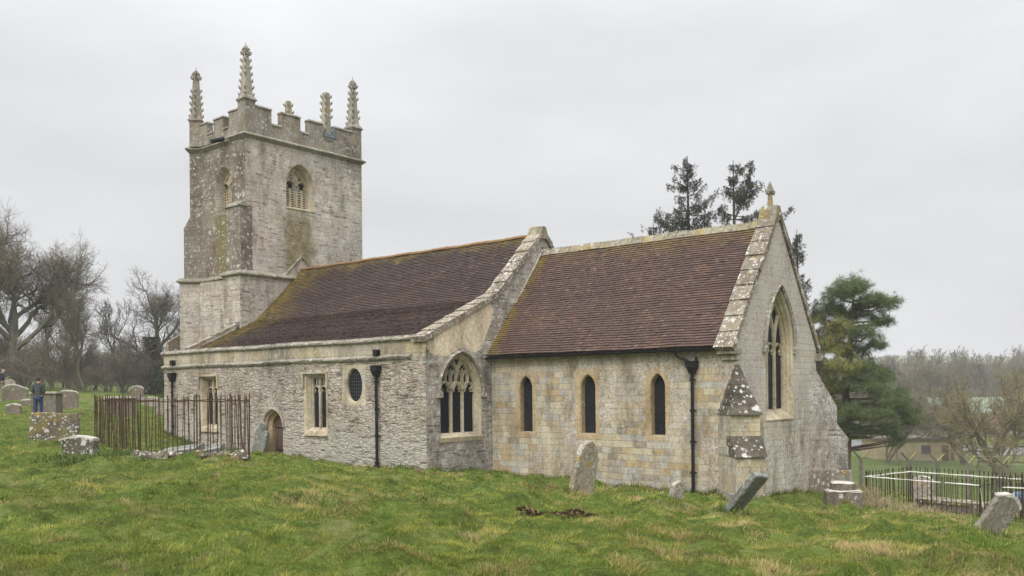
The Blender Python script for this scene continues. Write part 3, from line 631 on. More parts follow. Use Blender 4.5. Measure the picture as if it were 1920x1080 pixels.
mb = MB(); mb.hexa([P(-.5, -W/2-.12, -4.4), P(1.0, -W/2-.12, -4.4), P(1.0, W/2+.12, -4.4), P(-.5, W/2+.12, -4.4), P(-.5, -W/2-.1, -2.72), P(.96, -W/2-.1, -2.74), P(.96, W/2+.1, -2.74), P(-.5, W/2+.1, -2.72)]); CB(mb, 'plinth', M['plinth'], o)
# ---- aisle south wall with its windows and door
w1 = (-26.72, -25.62, -1.40, .60); w2 = (-33.5, -32.4, -1.40, .62)
ov = (-24.12, .22, .43, .60)
dcx, dz0, dzs, dh, dR = -28.68, -2.75, -1.28, .56, .60
do = arch(dcx, dz0, dzs, dh, dR, 10)
mb = MB(); wall(mb, FA, [(-36.4, -3.6), (-36.4, 1.1), (-20.65, 1.1), (-20.65, -3.6)], [rect(*w1), rect(*w2), ellipse(*ov), do]); CB(mb, 'aisle_wall', M['rubble'])
mb = MB(); wall(mb, FA, [(-36.4, 1.1), (-36.4, 1.72), (-20.65, 1.72), (-20.65, 1.1)]); CB(mb, 'aisle_parapet', M['parapet'])
mb = MB()
def mould(mb, x0, x1, y, z, prof):   # moulding along X on a south face
    mb.rings([[(x0, y-a, z+b) for a, b in prof], [(x1, y-a, z+b) for a, b in prof]], True, True, True)
def wavy(mb, x0, x1, y, z, prof, n=30, amp=.012):
    rr = []
    for i in range(n+1):
        x = x0+(x1-x0)*i/n; rr.append([(x, y-a*(1+rnd.uniform(-.12, .12)), z+b+amp*math.sin(x*1.1)+rnd.uniform(-.006, .006)) for a, b in prof])
    mb.rings(rr, True, True, True)
wavy(mb, -36.46, -21.3, 20.78, 1.04, [(-.02, 0), (.05, .0), (.11, .07), (.11, .11), (-.0, .17), (-.02, .17)], 70); CB(mb, 'string_course', M['string'])
mb = MB(); wavy(mb, -36.5, -20.62, 20.78, 1.62, [(-.35, .0), (.02, .0), (.06, .05), (.11, .06), (.11, .12), (.03, .15), (.02, .20), (-.33, .22)], 75); CB(mb, 'parapet_coping', M['string'])
def square_window(w):
    x0, x1, z0, z1 = w; mb = MB(); iz_ = .0
    r_a = rect(x0, x1, z0, z1); r_b = rect(x0+.09, x1-.09, z0+.10, z1-.09); r_c = rect(x0+.12, x1-.10, z0+.14, z1-.11)
    loft(mb, FA, [(r_a, -.004), (r_b, .14), (r_c, .24)])
    band(mb, FA, rect(x0-.15, x1+.10, z0-.1, z1+.06), r_a, -.005)
    mb.box((x0-.12, 20.70, z0-.16), (x1+.1, 20.8, z0-.10))
    # square label over the head
    mb.box((x0-.16, 20.68, z1+.06), (x1+.14, 20.8, z1+.13)); mb.box((x0-.16, 20.69, z1-.42), (x0-.10, 20.8, z1+.06)); mb.box((x1+.08, 20.69, z1-.42), (x1+.14, 20.8, z1+.06))
    f = CB(mb, 'square_window', M['tracery'])
    t = MB(); a, b = x0+.12, x1-.10; c = (a+b)/2; zt = z1-.62; d0, d1 = .13, .24
    bar2(t, FA, [(c, z0+.12), (c, z1-.1)], .10, d0, d1)
    bar2(t, FA, [(a+.03, z0+.12), (a+.03, z1-.1)], .07, d0+.02, d1); bar2(t, FA, [(b-.03, z0+.12), (b-.03, z1-.1)], .07, d0+.02, d1)
    for q0, q1 in ((a+.04, c), (c, b-.04)):
        m_ = (q0+q1)/2; cusped_light(t, FA, q0, q1, 0, zt, .055, d0+.02, d1)
        bar2(t, FA, [(m_, zt+(q1-q0)*.62), (m_, z1-.1)], .04, d0+.03, d1)
        bar2(t, FA, [(q0, zt+.1), (m_, zt+.42)], .0001, d1, d1+.01) if False else None
    CB(t, 'tracery', M['tracery'], f)
    g = MB(); wall(g, FA, r_c, d=.232); CB(g, 'leaded_glass', M['glass2'], f)
    return f
square_window(w1); square_window(w2)
mb = MB(); e0 = ellipse(*ov); e1 = ellipse(ov[0], ov[1], ov[2]-.04, ov[3]-.04)
loft(mb, FA, [(e0, -.004), (e1, .04), (e1, .13)]); wall(mb, FA, rect(-24.74, -23.52, -.47, .92), [e0], -.005)
f = CB(mb, 'oval_window', M['tracery']); g = MB(); wall(g, FA, e1, d=.11); CB(g, 'wired_glass', M['glass_oval'], f)
# priest's door
mb = MB()
loft(mb, FA, [(arch(dcx, dz0, dzs, dh-q, dR-q, 10), d) for q, d in ((0, -.004), (.05, .06), (.05, .14), (.14, .24), (.14, .42))])
dd = CB(mb, 'door_surround', M['dressed'])
hmb = MB(); hood(hmb, FA, dcx, dzs, dh+.02, dR+.02, .10, .09, 12); CB(hmb, 'hood_mould', M['string'], dd)
g = MB(); wall(g, FA, arch(dcx, dz0, dzs, dh-.14, dR-.14, 10), d=.38); dl = CB(g, 'door', M['door'], dd)
g = MB()
for z in (-1.35, -2.2): g = MB(); g.box((dcx-.38, 21.145, z), (dcx+.25, 21.16, z+.045)); CB(g, 'hinge', M['black_iron'], dd)
g = MB()
g.tube([(dcx+.28, 21.13, -1.85), (dcx+.28, 21.12, -1.95)], .03, 6)
CB(g, 'door_ring', M['black_iron'], dd)
# hoppers and spouts on the parapet
for xx in (-22.87, -35.55):
    gz = T(xx, 20.7)
    downpipe(xx, 20.66, 0, gz, .62 if xx > -30 else .62)
    mb = MB(); mb.box((xx-.09, 20.60, 1.18), (xx+.09, 20.8, 1.40)); CB(mb, 'spout', M['black_iron'])
# ---- east wall of nave and aisle
bc, bh_, bR, bz0, bzs = 22.42, 1.0, 1.28, -1.52, -.02
bo = arch(bc, bz0, bzs, bh_, bR, 14)
gz = 5.72
mb = MB(); wall(mb, FN, [(20.78, -4.0), (20.78, 1.64), (24.38, 3.28), (26.96, gz), (29.9, 3.0), (29.9, -4.0)], [bo]); CB(mb, 'nave_east_wall', M['aisle_corner'])
pl = [(801, 637), (830, 619), (862, 601), (900, 578), (918, 566), (926, 580), (921, 604), (915, 618), (908, 640), (903, 652), (893, 661), (884, 660), (872, 652), (862, 653), (852, 660), (838, 668), (826, 668), (814, 665), (805, 660), (800, 650)]
mb = MB(); pp = [H(a, b, 'X', -20.646) for a, b in pl]; mb.poly([(p.x, p.y, p.z) for p in pp]); CB(mb, 'plaster_patch', M['plaster'])
wmb = MB()
loft(wmb, FN, [(arch(bc, bz0+q*.8, bzs, bh_-q, bR-q, 14), d) for q, d in ((0, -.004), (.06, .08), (.10, .10), (.16, .2), (.16, .27))])
hb, Rb = bh_-.16, bR-.16; bzi = bz0+.13
wmb.hexa([FN(bc-bh_-.05, bz0-.16, -.02), FN(bc+bh_+.05, bz0-.16, -.02), FN(bc+bh_, bz0-.16, .2), FN(bc-bh_, bz0-.16, .2), FN(bc-bh_-.05, bz0-.01, -.05), FN(bc+bh_+.05, bz0-.01, -.05), FN(bc+bh_, bzi, .25), FN(bc-bh_, bzi, .25)])
bwn = CB(wmb, 'aisle_east_window', M['tracery'])
hmb = MB()
for s in (-1, 1): hmb = MB(); hmb.box(FN(bc+s*(bh_+.08)-.09, bzs-.2, .02), FN(bc+s*(bh_+.08)+.09, bzs-.0, -.13)); CB(hmb, 'label_stop', M['string'], bwn)
hmb = MB(); hood(hmb, FN, bc, bzs, bh_+.02, bR+.02, .11, .10, 16); CB(hmb, 'hood_mould', M['string'], bwn)
t = MB(); d0, d1 = .16, .27; xs = [bc-hb, bc-hb/3, bc+hb/3, bc+hb]
for x in xs[1:3]: bar2(t, FN, [(x, bzi), (x, bzs+.1)], .10, d0, d1)
lt = bzs-.02
for a, b in zip(xs, xs[1:]):
    cusped_light(t, FN, a, b, 0, lt, .07, d0, d1)
wl = 2*hb/3
apexz = lt+wl/2*math.sqrt(2*1.25-1)
# panel lights over the heads: two pairs of narrow ovals with pointed ends
for pc in (xs[1], xs[2]):
    top = apexz+.46
    for s in (-1, 1):
        # big enclosing ogee dagger
        bar2(t, FN, [(pc, lt+.02), (pc+s*wl*.30, lt+.18), (pc+s*wl*.48, lt+.34), (pc+s*wl*.50, lt+.56), (pc+s*wl*.36, lt+.78), (pc+s*.02, lt+.98)], .05, d0, d1)
        q = pc+s*wl*.245
        for s2 in (-1, 1): bar2(t, FN, [(q, lt+.16), (q+s2*.085, lt+.30), (q+s2*.09, lt+.52), (q, lt+.74)], .032, d0+.03, d1)
    bar2(t, FN, [(pc, lt+.05), (pc, lt+.8)], .035, d0+.02, d1)
for s in (-1, 1):
    bar2(t, FN, [(bc+s*.0, apexz), (bc+s*wl*.06, apexz+.2), (bc+s*.02, apexz+.45), (bc+s*wl*.3, apexz+.72)], .06, d0, d1)
CB(t, 'tracery', M['tracery'], bwn)
g = MB(); wall(g, FN, arch(bc, bzi, bzs, hb, Rb, 14), d=.262); CB(g, 'leaded_glass', M['glass2'], bwn)
coping('gable_coping', -21.2, -20.58, [(20.66, 1.62), (24.38, 3.34), (26.94, 5.80)], M['coping'])
coping('gable_coping', -21.2, -20.58, [(30.0, 2.8), (26.98, 5.80)], M['coping'])
mb = MB(); mb.hexa([(-21.2, 26.7, 5.6), (-20.56, 26.7, 5.6), (-20.56, 27.22, 5.6), (-21.2, 27.22, 5.6), (-21.2, 26.86, 6.08), (-20.56, 26.86, 6.05), (-20.56, 27.06, 6.05), (-21.2, 27.06, 6.08)]); CB(mb, 'gable_apex_stone', M['ridge_stone'])
nvroof = tiles('nave_roof', -34.98, -21.16, [(20.98, 1.66), (24.30, 3.20), (26.96, 5.78)], M['nave_tile'], sag=.012)
tiles('nave_roof', -34.98, -21.16, [(30.2, 2.6), (26.97, 5.78)], M['nave_tile'], gauge=.21, tw=.33)
mb = MB()
for k in range(32):
    xa = -34.95+k*.432; r = .15; z = 5.74+.012*math.sin(k*1.3)
    pr = [(26.96-r*math.cos(PI*i/6), z+r*.75*math.sin(PI*i/6)-.02) for i in range(7)]; u = (rnd.random(), rnd.random()*.9)
    b = len(mb.f); mb.rings([[(xa, a, c) for a, c in pr], [(xa+.425, a, c) for a, c in pr]], False)
    mb.uv[b:] = [u]*(len(mb.f)-b)
CB(mb, 'ridge_tiles', M['ridge_tile'], nvroof)
mb = MB(); wall(mb, FR('N', 29.9), [(-34.9, -4.0), (-34.9, 2.8), (-20.65, 2.8), (-20.65, -4.0)]); CB(mb, 'north_nave_wall', M['rubble'])
# mortar fillet where the chancel roof meets the nave gable
mb = MB(); pts = [(-20.60, 23.9+.03, 1.32), (-20.60, 25.0, 2.82), (-20.60, 26.0, 4.03), (-20.60, 26.9, 5.16)]
mb.tube([(x, y, z+.02+.02*math.sin(y*9)) for x, y, z in [tuple(Vector(pts[0]).lerp(Vector(pts[-1]), i/24)) for i in range(25)]], [.035+rnd.uniform(0, .02) for _ in range(25)], 6); CB(mb, 'mortar_fillet', M['string'])
# west end of the aisle
coping('verge_coping', -35.12, -34.86, [(21.0, 1.80), (23.5, 3.0)], M['coping'], thick=.08)
mb = MB(); wall(mb, FR('W', -36.4), [(20.78, -3.6), (20.78, 1.7), (24.1, 1.7), (24.1, -3.6)]); mb.box((-36.4, 20.8, 1.2), (-35.0, 24.2, 1.6)); CB(mb, 'aisle_west_wall', M['rubble'])
mb = MB(); mb.hexa([(-36.42, 20.98, 1.6), (-35.05, 20.98, 1.6), (-35.05, 24.2, 1.6), (-36.42, 24.2, 1.6), (-36.42, 20.98, 1.68), (-35.05, 20.98, 1.68), (-35.05, 24.0, 1.75), (-36.42, 24.0, 1.75)]); CB(mb, 'aisle_end_roof', M['coping'])
mb = MB(); mb.hexa([(-35.1, 23.45, 2.98), (-34.85, 23.45, 2.98), (-34.85, 24.2, 3.3), (-35.1, 24.2, 3.3), (-35.1, 23.45, 3.12), (-34.85, 23.45, 3.12), (-34.85, 24.2, 3.5), (-35.1, 24.2, 3.5)]); CB(mb, 'lead_flashing', M['lead'])
pa, pb_ = H(312, 641, 'X', -40.8), H(352, 619, 'X', -40.8)
mb = MB(); mb.hexa([(-40.98, pa.y+.1, -3), (-40.8, pa.y+.1, -3), (-40.8, pb_.y, -3), (-40.98, pb_.y, -3), (-40.98, pa.y+.1, pa.z), (-40.8, pa.y+.1, pa.z), (-40.8, pb_.y, pb_.z), (-40.98, pb_.y, pb_.z)]); CB(mb, 'porch_wall', M['coping'])
# ---- tower
TX1, TX0, TY0, TY1 = -34.9, -39.5, 24.15, 30.7
tw = empty('tower', (-37, 27, -2.4)); tw.parent = church; tw.location = (-10, 2, 0)
def TB(mb, name, mat, parent=tw, smooth=False): return mb.build(name, mat, parent, smooth=smooth, rel=(-37, 27, -2.4))
be = (26.90, .80, 1.03, 8.58, 9.70)     # centre, half width, radius, sill, springing
bs = (-36.98, .68, .90, 8.28, 9.55)
beo = arch(be[0], be[3], be[4], be[1], be[2], 10); bso = arch(bs[0], bs[3], bs[4], bs[1], bs[2], 10)
mb = MB(); wall(mb, FT, [(23.9, 5.3), (23.9, 11.46), (TY1, 11.46), (TY1, 5.3)], [beo]); TB(mb, 'tower_wall', M['tower'])
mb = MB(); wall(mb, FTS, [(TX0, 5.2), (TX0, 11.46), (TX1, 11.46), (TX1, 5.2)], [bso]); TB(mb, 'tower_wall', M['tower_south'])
mb = MB(); wall(mb, FR('N', TY1), [(TX0, -4), (TX0, 11.46), (TX1, 11.46), (TX1, -4)]); wall(mb, FR('W', TX0), [(TY0, -4), (TY0, 11.46), (TY1, 11.46), (TY1, -4)]); TB(mb, 'tower_wall', M['tower'])
mb = MB()   # lower stage, thicker
mb.box((TX0-.12, TY0-.12, -4), (TX1+.12, TY1+.1, 5.22)); TB(mb, 'tower_base_wall', M['tower_low'])
# stepped buttress on the south side, south-east corner
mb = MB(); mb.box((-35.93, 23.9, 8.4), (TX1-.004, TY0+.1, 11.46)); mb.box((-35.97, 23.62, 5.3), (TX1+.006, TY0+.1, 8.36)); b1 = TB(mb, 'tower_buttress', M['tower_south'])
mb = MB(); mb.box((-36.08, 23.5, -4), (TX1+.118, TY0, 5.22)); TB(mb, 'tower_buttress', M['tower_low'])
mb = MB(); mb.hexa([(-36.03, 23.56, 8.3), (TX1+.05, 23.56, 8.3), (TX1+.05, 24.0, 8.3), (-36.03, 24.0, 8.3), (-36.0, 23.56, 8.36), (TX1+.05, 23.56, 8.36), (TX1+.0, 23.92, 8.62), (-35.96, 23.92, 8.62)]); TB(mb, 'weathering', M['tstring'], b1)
# diagonal buttress on the south-west corner
def diag(L, z0, z1, w=.95):
    n = Vector((-1, -1, 0)).normalized(); t = Vector((1, -1, 0)).normalized(); A = Vector((-38.74, TY0, 0))   # near side meets the wall here
    def P(l, s, z): q = A+n*l+t*s; return (q.x, q.y, z)
    return [P(-.4, 0, z0), P(-.4, -w, z0), P(L, -w, z0), P(L, 0, z0), P(-.4, 0, z1), P(-.4, -w, z1), P(L, -w, z1), P(L, 0, z1)], P
mb = MB()
for L, z0, z1 in ((.57, 8.3, 11.46), (.86, 5.2, 7.75)):
    mb.hexa(diag(L, z0, z1)[0])
P = diag(1, 0, 1)[1]
mb.hexa([P(-.4, 0, 7.74), P(-.4, -.95, 7.74), P(.89, -.95, 7.74), P(.89, 0, 7.74), P(-.4, 0, 8.32), P(-.4, -.95, 8.32), P(.57, -.95, 8.32), P(.57, 0, 8.32)])
TB(mb, 'tower_buttress', M['tower_south'])
mb = MB(); mb.hexa(diag(1.08, -4, 5.22)[0]); TB(mb, 'tower_buttress', M['tower_low'])
# string courses run round walls and buttresses
def ringstring(z, loop, prof, mat, name):
    mb = MB(); n = len(loop); offs = []
    for i in range(n):
        p0, p1, p2 = Vector(loop[i-1]), Vector(loop[i]), Vector(loop[(i+1) % n])
        a = (p1-p0).normalized(); b = (p2-p1).normalized(); na, nb = Vector((a.y, -a.x)), Vector((b.y, -b.x))
        m = (na+nb); m = m/max(m.dot(na), .35) if m.length > 1e-5 else na
        offs.append(m)
    secs = []
    for i in range(n): secs.append([(loop[i][0]+offs[i].x*o, loop[i][1]+offs[i].y*o, z+h) for o, h in prof])
    k = len(prof); vs = [p for s_ in secs for p in s_]; fs = []
    for i in range(n):
        for j in range(k):
            a, b = i*k+j, i*k+(j+1) % k; c, d = ((i+1) % n)*k+(j+1) % k, ((i+1) % n)*k+j
            fs.append((a, b, c, d))
    mb.add(vs, fs); return TB(mb, name, mat)
prof = [(-.08, -.10), (.02, -.10), (.10, -.02), (.17, .03), (.17, .07), (.05, .17), (-.08, .20)]
def dq(L, s): q = P(L, s, 0); return (q[0], q[1])
up = [dq(0, 0), (-35.93, TY0), (-35.93, 23.9), (TX1, 23.9), (TX1, TY1), (TX0, TY1), (TX0, 25.2), dq(.57, -.95), dq(.57, 0)]
ringstring(11.46, up, prof, M['tstring'], 'string_course')
prof2 = [(-.2, -.12), (.0, -.12), (.05, -.05), (.13, -.04), (.13, .02), (-.02, .16), (-.2, .2)]
lo = [dq(0, .0), (-36.08, TY0-.12), (-36.08, 23.5), (TX1+.12, 23.5), (TX1+.12, TY1+.1), (TX0-.12, TY1+.1), (TX0-.12, 25.2), dq(1.08, -.95), dq(1.08, 0)]
ringstring(5.28, lo, prof2, M['tstring'], 'string_course')
mb = MB()    # gabled drip mould over the old roof line
for a, b in (((25.75, 5.22), (26.92, 6.34)), ((26.92, 6.34), (28.3, 5.0))):
    L = math.hypot(b[0]-a[0], b[1]-a[1]); ty, tz = (b[0]-a[0])/L, (b[1]-a[1])/L; ny, nz = -tz, ty
    mb.rings([[(TX1+x, p[0]+ny*q, p[1]+nz*q) for x, q in ((.0, -.05), (.10, -.03), (.12, .03), (.0, .07))] for p in (a, b)], True, True, True)
TB(mb, 'drip_mould', M['tstring'])
mb = MB(); mb.add([FT(25.6, 3.5, -.118), FT(28.5, 3.5, -.118), FT(28.3, 4.95, -.1), FT(26.92, 6.28, -.03), FT(25.7, 5.2, -.1)], [(0, 1, 2, 3, 4)]); TB(mb, 'old_gable_line', M['tower_low'])
# belfry windows
def belfry(fr, b, name, side):
    c, h, R, z0, zs = b; mb = MB()
    loft(mb, fr, [(arch(c, z0+q*.6, zs, h-q, R-q, 10), d) for q, d in ((0, -.004), (.03, .05), (.14, .34), (.14, .42))])
    mb.hexa([fr(c-h-.03, z0-.10, .0), fr(c+h+.03, z0-.10, .0), fr(c+h, z0-.1, .3), fr(c-h, z0-.1, .3), fr(c-h-.03, z0-.03, -.05), fr(c+h+.03, z0-.03, -.05), fr(c+h-.1, z0+.14, .34), fr(c-h+.1, z0+.14, .34)])
    f = TB(mb, name, M['tower_low'] if side else M['tracery'])
    t = MB(); hi_, Ri_ = h-.14, R-.14; d0, d1 = .28, .42; zi = z0+.1
    bar2(t, fr, [(c, zi), (c, zs+.3)], .12, d0, d1)
    for s in (-1, 1):
        q0, q1 = (c-hi_, c) if s < 0 else (c, c+hi_); m_ = (q0+q1)/2; w_ = (q1-q0)/2
        cusped_light(t, fr, q0, q1, 0, zs-.12, .07, d0, d1, True)
        bar2(t, fr, [(m_, zs+.18), (m_+s*.02, zs+.5)], .05, d0+.02, d1); bar2(t, fr, [(q0 if s < 0 else q1, zs), (m_, zs+.34), (c, zs+.62)], .055, d0+.02, d1)
    TB(t, 'tracery', M['tracery'], f)
    # pierced stone louvre panel: a slab with rows of openings in each light
    pn = MB()
    for q0, q1 in ((c-hi_+.03, c-.05), (c+.05, c+hi_-.03)):
        nx_, nz_ = 2, 8; zt = zs-.12; holes_ = []; w_ = (q1-q0)/nx_; hh_ = (zt-zi)/nz_
        for i in range(nx_):
            for j in range(nz_):
                holes_.append(rect(q0+(i+.22)*w_, q0+(i+.82)*w_, zi+(j+.28)*hh_, zi+(j+.78)*hh_))
        wall(pn, fr, rect(q0, q1, zi, zt), holes_, .34)
        for hl in holes_: loft(pn, fr, [(hl, .34), (hl, .41)])
    hd = [ellipse(c+s_*hi_*.5, zs+.02, hi_*.30, hi_*.30, 12) for s_ in (-1, 1)]+[ellipse(c+s_*hi_*.34, zs+.40, hi_*.10, hi_*.22, 10) for s_ in (-1, 1)]+[ellipse(c, zs+.62, hi_*.10, hi_*.14, 8)]
    wall(pn, fr, arch(c, zs-.115, zs, hi_, Ri_, 10), hd, .36)
    for hl in hd: loft(pn, fr, [(hl, .36), (hl, .41)])
    TB(pn, 'louvre_panel', M['tracery'], f)
    v = MB(); wall(v, fr, arch(c, z0+.05, zs, hi_, Ri_, 10), d=.415); TB(v, 'belfry_shade_sheet', M['shade_black'], f)  # solid sheet behind the louvres, coloured black as the unlit belfry
belfry(FT, be, 'belfry_window', 0); belfry(FTS, bs, 'belfry_window', 1)
# battlements
mb = MB(); th = .32
def merl(mb, ax, v, a, b, zt):
    if ax == 'X': mb.box((v-th, a, 11.6), (v, b, zt)); mb.hexa([(v-th-.03, a-.03, zt), (v+.05, a-.03, zt), (v+.05, b+.03, zt), (v-th-.03, b+.03, zt), (v-th-.01, a-.01, zt+.09), (v+.0, a-.01, zt+.09), (v+.0, b+.01, zt+.09), (v-th-.01, b+.01, zt+.09)])
    else: mb.box((a, v, 11.6), (b, v+th, zt)); mb.hexa([(a-.03, v-.05, zt), (b+.03, v-.05, zt), (b+.03, v+th+.03, zt), (a-.03, v+th+.03, zt), (a-.01, v, zt+.09), (b+.01, v, zt+.09), (b+.01, v+th+.01, zt+.09), (a-.01, v+th+.01, zt+.09)])
mb.box((TX1-th+.003, 23.95, 11.6), (TX1-.003, TY1-.05, 12.2)); merl(mb, 'X', TX1, 24.4, 25.33, 12.86); merl(mb, 'X', TX1, 25.9, 26.95, 12.86); merl(mb, 'X', TX1, 27.47, 28.28, 12.86); merl(mb, 'X', TX1, 28.98, 30.35, 12.86)
mb.box((-38.95, 24.0+.003, 11.6), (TX1-.5, 24.0+th-.003, 12.05)); merl(mb, 'Y', 24.0, -36.28, -35.3, 12.74); merl(mb, 'Y', 24.0, -37.5, -36.75, 12.62); merl(mb, 'Y', 24.0, -38.75, -38.05, 12.6)
for a, b in ((25.36, 25.87), (26.98, 27.44), (28.31, 28.95)): mb.hexa([(TX1-th, a, 12.2), (TX1+.05, a, 12.2), (TX1+.05, b, 12.2), (TX1-th, b, 12.2), (TX1-th, a, 12.29), (TX1, a, 12.29), (TX1, b, 12.29), (TX1-th, b, 12.29)])
for a, b in ((-36.72, -36.31), (-38.02, -37.53)): mb.hexa([(a, 23.95, 12.05), (b, 23.95, 12.05), (b, 24.32, 12.05), (a, 24.32, 12.05), (a, 24.0, 12.13), (b, 24.0, 12.13), (b, 24.32, 12.13), (a, 24.32, 12.13)])
mb.box((TX0+.002, 24.5, 11.6), (TX0+th, TY1-.05, 12.15)); mb.box((TX0+.1, TY1-th, 11.6), (TX1-.1, TY1-.002, 12.15))
for a in (25.4, 27.2, 28.9): mb.box((TX0, a, 12.1), (TX0+th, a+.9, 12.8))
for a in (-38.7, -37.3, -36.0): mb.box((a, TY1-th, 12.1), (a+.8, TY1, 12.8))
TB(mb, 'battlement', M['tower_top'])
mb = MB(); mb.box((TX0+.2, 24.3, 11.5), (TX1-.2, TY1-.2, 11.7)); TB(mb, 'tower_roof', M['lead'])
def pinnacle(x, y, zb, zt, wb=.27, wt=.10, mat='pinnacle', pier=True, fin=True, pz=11.6, pw=.40, rows=6, rot=False):
    mb = MB()
    if pier:
        mb.box((x-pw, y-pw, pz), (x+pw, y+pw, zb-.18)); mb.hexa([(x-pw-.02, y-pw-.02, zb-.18)]+[(x+pw+.02, y-pw-.02, zb-.18), (x+pw+.02, y+pw+.02, zb-.18), (x-pw-.02, y+pw+.02, zb-.18), (x-pw-.07, y-pw-.07, zb-.1), (x+pw+.07, y-pw-.07, zb-.1), (x+pw+.07, y+pw+.07, zb-.1), (x-pw-.07, y+pw+.07, zb-.1)])
        mb.hexa([(x-pw-.07, y-pw-.07, zb-.1), (x+pw+.07, y-pw-.07, zb-.1), (x+pw+.07, y+pw+.07, zb-.1), (x-pw-.07, y+pw+.07, zb-.1), (x-wb, y-wb, zb+.12), (x+wb, y-wb, zb+.12), (x+wb, y+wb, zb+.12), (x-wb, y+wb, zb+.12)])
        if rot: mb.v = [(x+(a-x)*.7071-(b-y)*.7071, y+(a-x)*.7071+(b-y)*.7071, c) for a, b, c in mb.v]
        pier_o = TB(mb, 'pinnacle_pier', M['tower_top'])
    sh = MB(); ztop = zt-(.5 if fin else .05)
    sh.hexa([(x-wb, y-wb, zb), (x+wb, y-wb, zb), (x+wb, y+wb, zb), (x-wb, y+wb, zb), (x-wt, y-wt, ztop), (x+wt, y-wt, ztop), (x+wt, y+wt, ztop), (x-wt, y+wt, ztop)])
    for k in range(rows):
        f = (k+.5)/rows; z = zb+(ztop-zb)*f; w_ = wb+(wt-wb)*f
        for sx, sy in ((1, 1), (1, -1), (-1, 1), (-1, -1)):
            if rnd.random() < .08: continue
            c = Vector((x+sx*w_, y+sy*w_, z)); dv = Vector((sx, sy, 0))*.06
            sh.tube([c-Vector((0, 0, .10)), c+dv*.5+Vector((0, 0, -.01)), c+dv*rnd.uniform(.6, 1.1)+Vector((0, 0, .04)), c+dv*.5+Vector((0, 0, .09))], [.03, .055, rnd.uniform(.03, .05), .02], 5)
    o = TB(sh, 'pinnacle', M[mat])
    if fin:
        f_mb = MB(); f_mb.tube([(x, y, ztop), (x, y, ztop+.1)], [wt*1.25, wt*1.25], 8)
        for i in range(8):
            a = 2*PI*i/8; d_ = Vector((math.cos(a), math.sin(a), 0)); c = Vector((x, y, ztop+.08))
            f_mb.tube([c+d_*wt, c+d_*(wt+.12)+Vector((0, 0, .06)), c+d_*(wt+.14)+Vector((0, 0, .12)), c+d_*(wt+.05)+Vector((0, 0, .2))], [.035, .04, .03, .015], 4)
            f_mb.tube([c+d_*(wt*.9)+Vector((0, 0, .15)), c+d_*(wt+.06)+Vector((0, 0, .26)), c+d_*.02+Vector((0, 0, .44))], [.03, .035, .02], 4)
        f_mb.tube([(x, y, ztop+.05), (x, y, zt), (x, y, zt+.2)], [.05, .03, .006], 5)
        TB(f_mb, 'finial', M[mat], o)
    return o
pinnacle(-35.16, 24.18, 13.22, 15.55, .205, .10, pw=.275)
pinnacle(-35.16, 30.40, 13.25, 15.6, .21, .10, pw=.285)
pinnacle(-38.95, 24.02, 12.95, 15.25, .19, .11, pw=.27, rot=True)
pinnacle(-38.9, 29.28, 12.75, 15.1, .22, .10, 'mossy_pinnacle', pw=.3, fin=False)
pinnacle(-35.08, 28.63, 12.2, 14.55, .17, .13, pier=False, fin=False, rows=7)
mb = MB(); mb.box((TX1-.05, 28.32, 12.30), (TX1+.06, 28.97, 12.5)); mb.box((TX1-.02, 28.8, 12.3), (TX1+.035, 29.1, 12.85)); TB(mb, 'lead_flashing', M['lead'])
mb = MB(); mb.tube([(-36.7, 24.1, 11.66), (-36.82, 23.42, 11.42)], .10, 8); TB(mb, 'lead_spout', M['black_iron'])
# ---------------------------------------------------------------- ground
for a_, b_, ra, hh, k_ in ((330, 1050, .75, .16, 'lush'), (60, 1075, .4, .06, 'lush'), (1235, 950, .9, .16, 'lush'), (1850, 1022, .8, .12, 'lush'), (1390, 935, .5, .07, 'lush'), (130, 850, 1.2, .05, 'lush'), (985, 900, 1.1, .15, 'lush'),
        (1160, 1076, .45, .14, 'straw'), (1340, 1074, .5, .14, 'straw'), (985, 1078, .3, .10, 'straw'), (1410, 1008, .45, .13, 'straw'), (1330, 1003, .4, .10, 'straw'), (1600, 1030, .6, .07, 'straw'), (1720, 1058, .5, .08, 'straw'), (1870, 985, .6, .10, 'straw'),
        (500, 945, .7, .06, 'straw'), (760, 945, .8, .05, 'straw'), (620, 935, .8, .05, 'straw'), (250, 990, .8, .03, 'straw'), (1120, 1000, .5, .06, 'straw'), (1880, 1070, .4, .07, 'straw'), (1260, 1045, .4, .08, 'straw'), (1500, 1065, .35, .07, 'straw'), (700, 960, .6, .05, 'straw')):
    p_ = G(a_, b_); MOUNDS.append((p_.x, p_.y, ra, hh, k_))
def groundmat():
    t = NT('churchyard_turf'); P = t.pos()
    a = t.noise(P, .35, 5, .6); b = t.noise(P, 1.6, 6, .65); c_ = t.noise(P, 9, 6, .7); d = t.noise(P, 40, 4, .7)
    g = t.ramp(t.math('ADD', t.math('MULTIPLY', b, .5), t.math('MULTIPLY', c_, .5)), [(.33, (.035,.042,.014)), (.46, (.07,.10,.022)), (.56, (.12,.165,.034)), (.68, (.18,.19,.07))])
    s = t.mr(t.math('ADD', t.math('MULTIPLY', a, .5), t.math('MULTIPLY', b, .5)), .52, .62)
    g = t.mix(t.math('MULTIPLY', s, .5), g, (.20,.165,.085))
    g = t.mix(1., g, t.ramp(d, [(.3, (.7,.7,.7)), (.7, (1.3,1.3,1.3))]), 'MULTIPLY')
    t.b.inputs['Specular IOR Level'].default_value = .03; t.bump(t.math('ADD', c_, d), .8, .06); return t.col(g)
M['turf'] = groundmat()
rr = [1.0]
while rr[-1] < 2300: rr.append(rr[-1]*(1.0065 if rr[-1] < 48 else (1.0125 if rr[-1] < 75 else 1.05)))
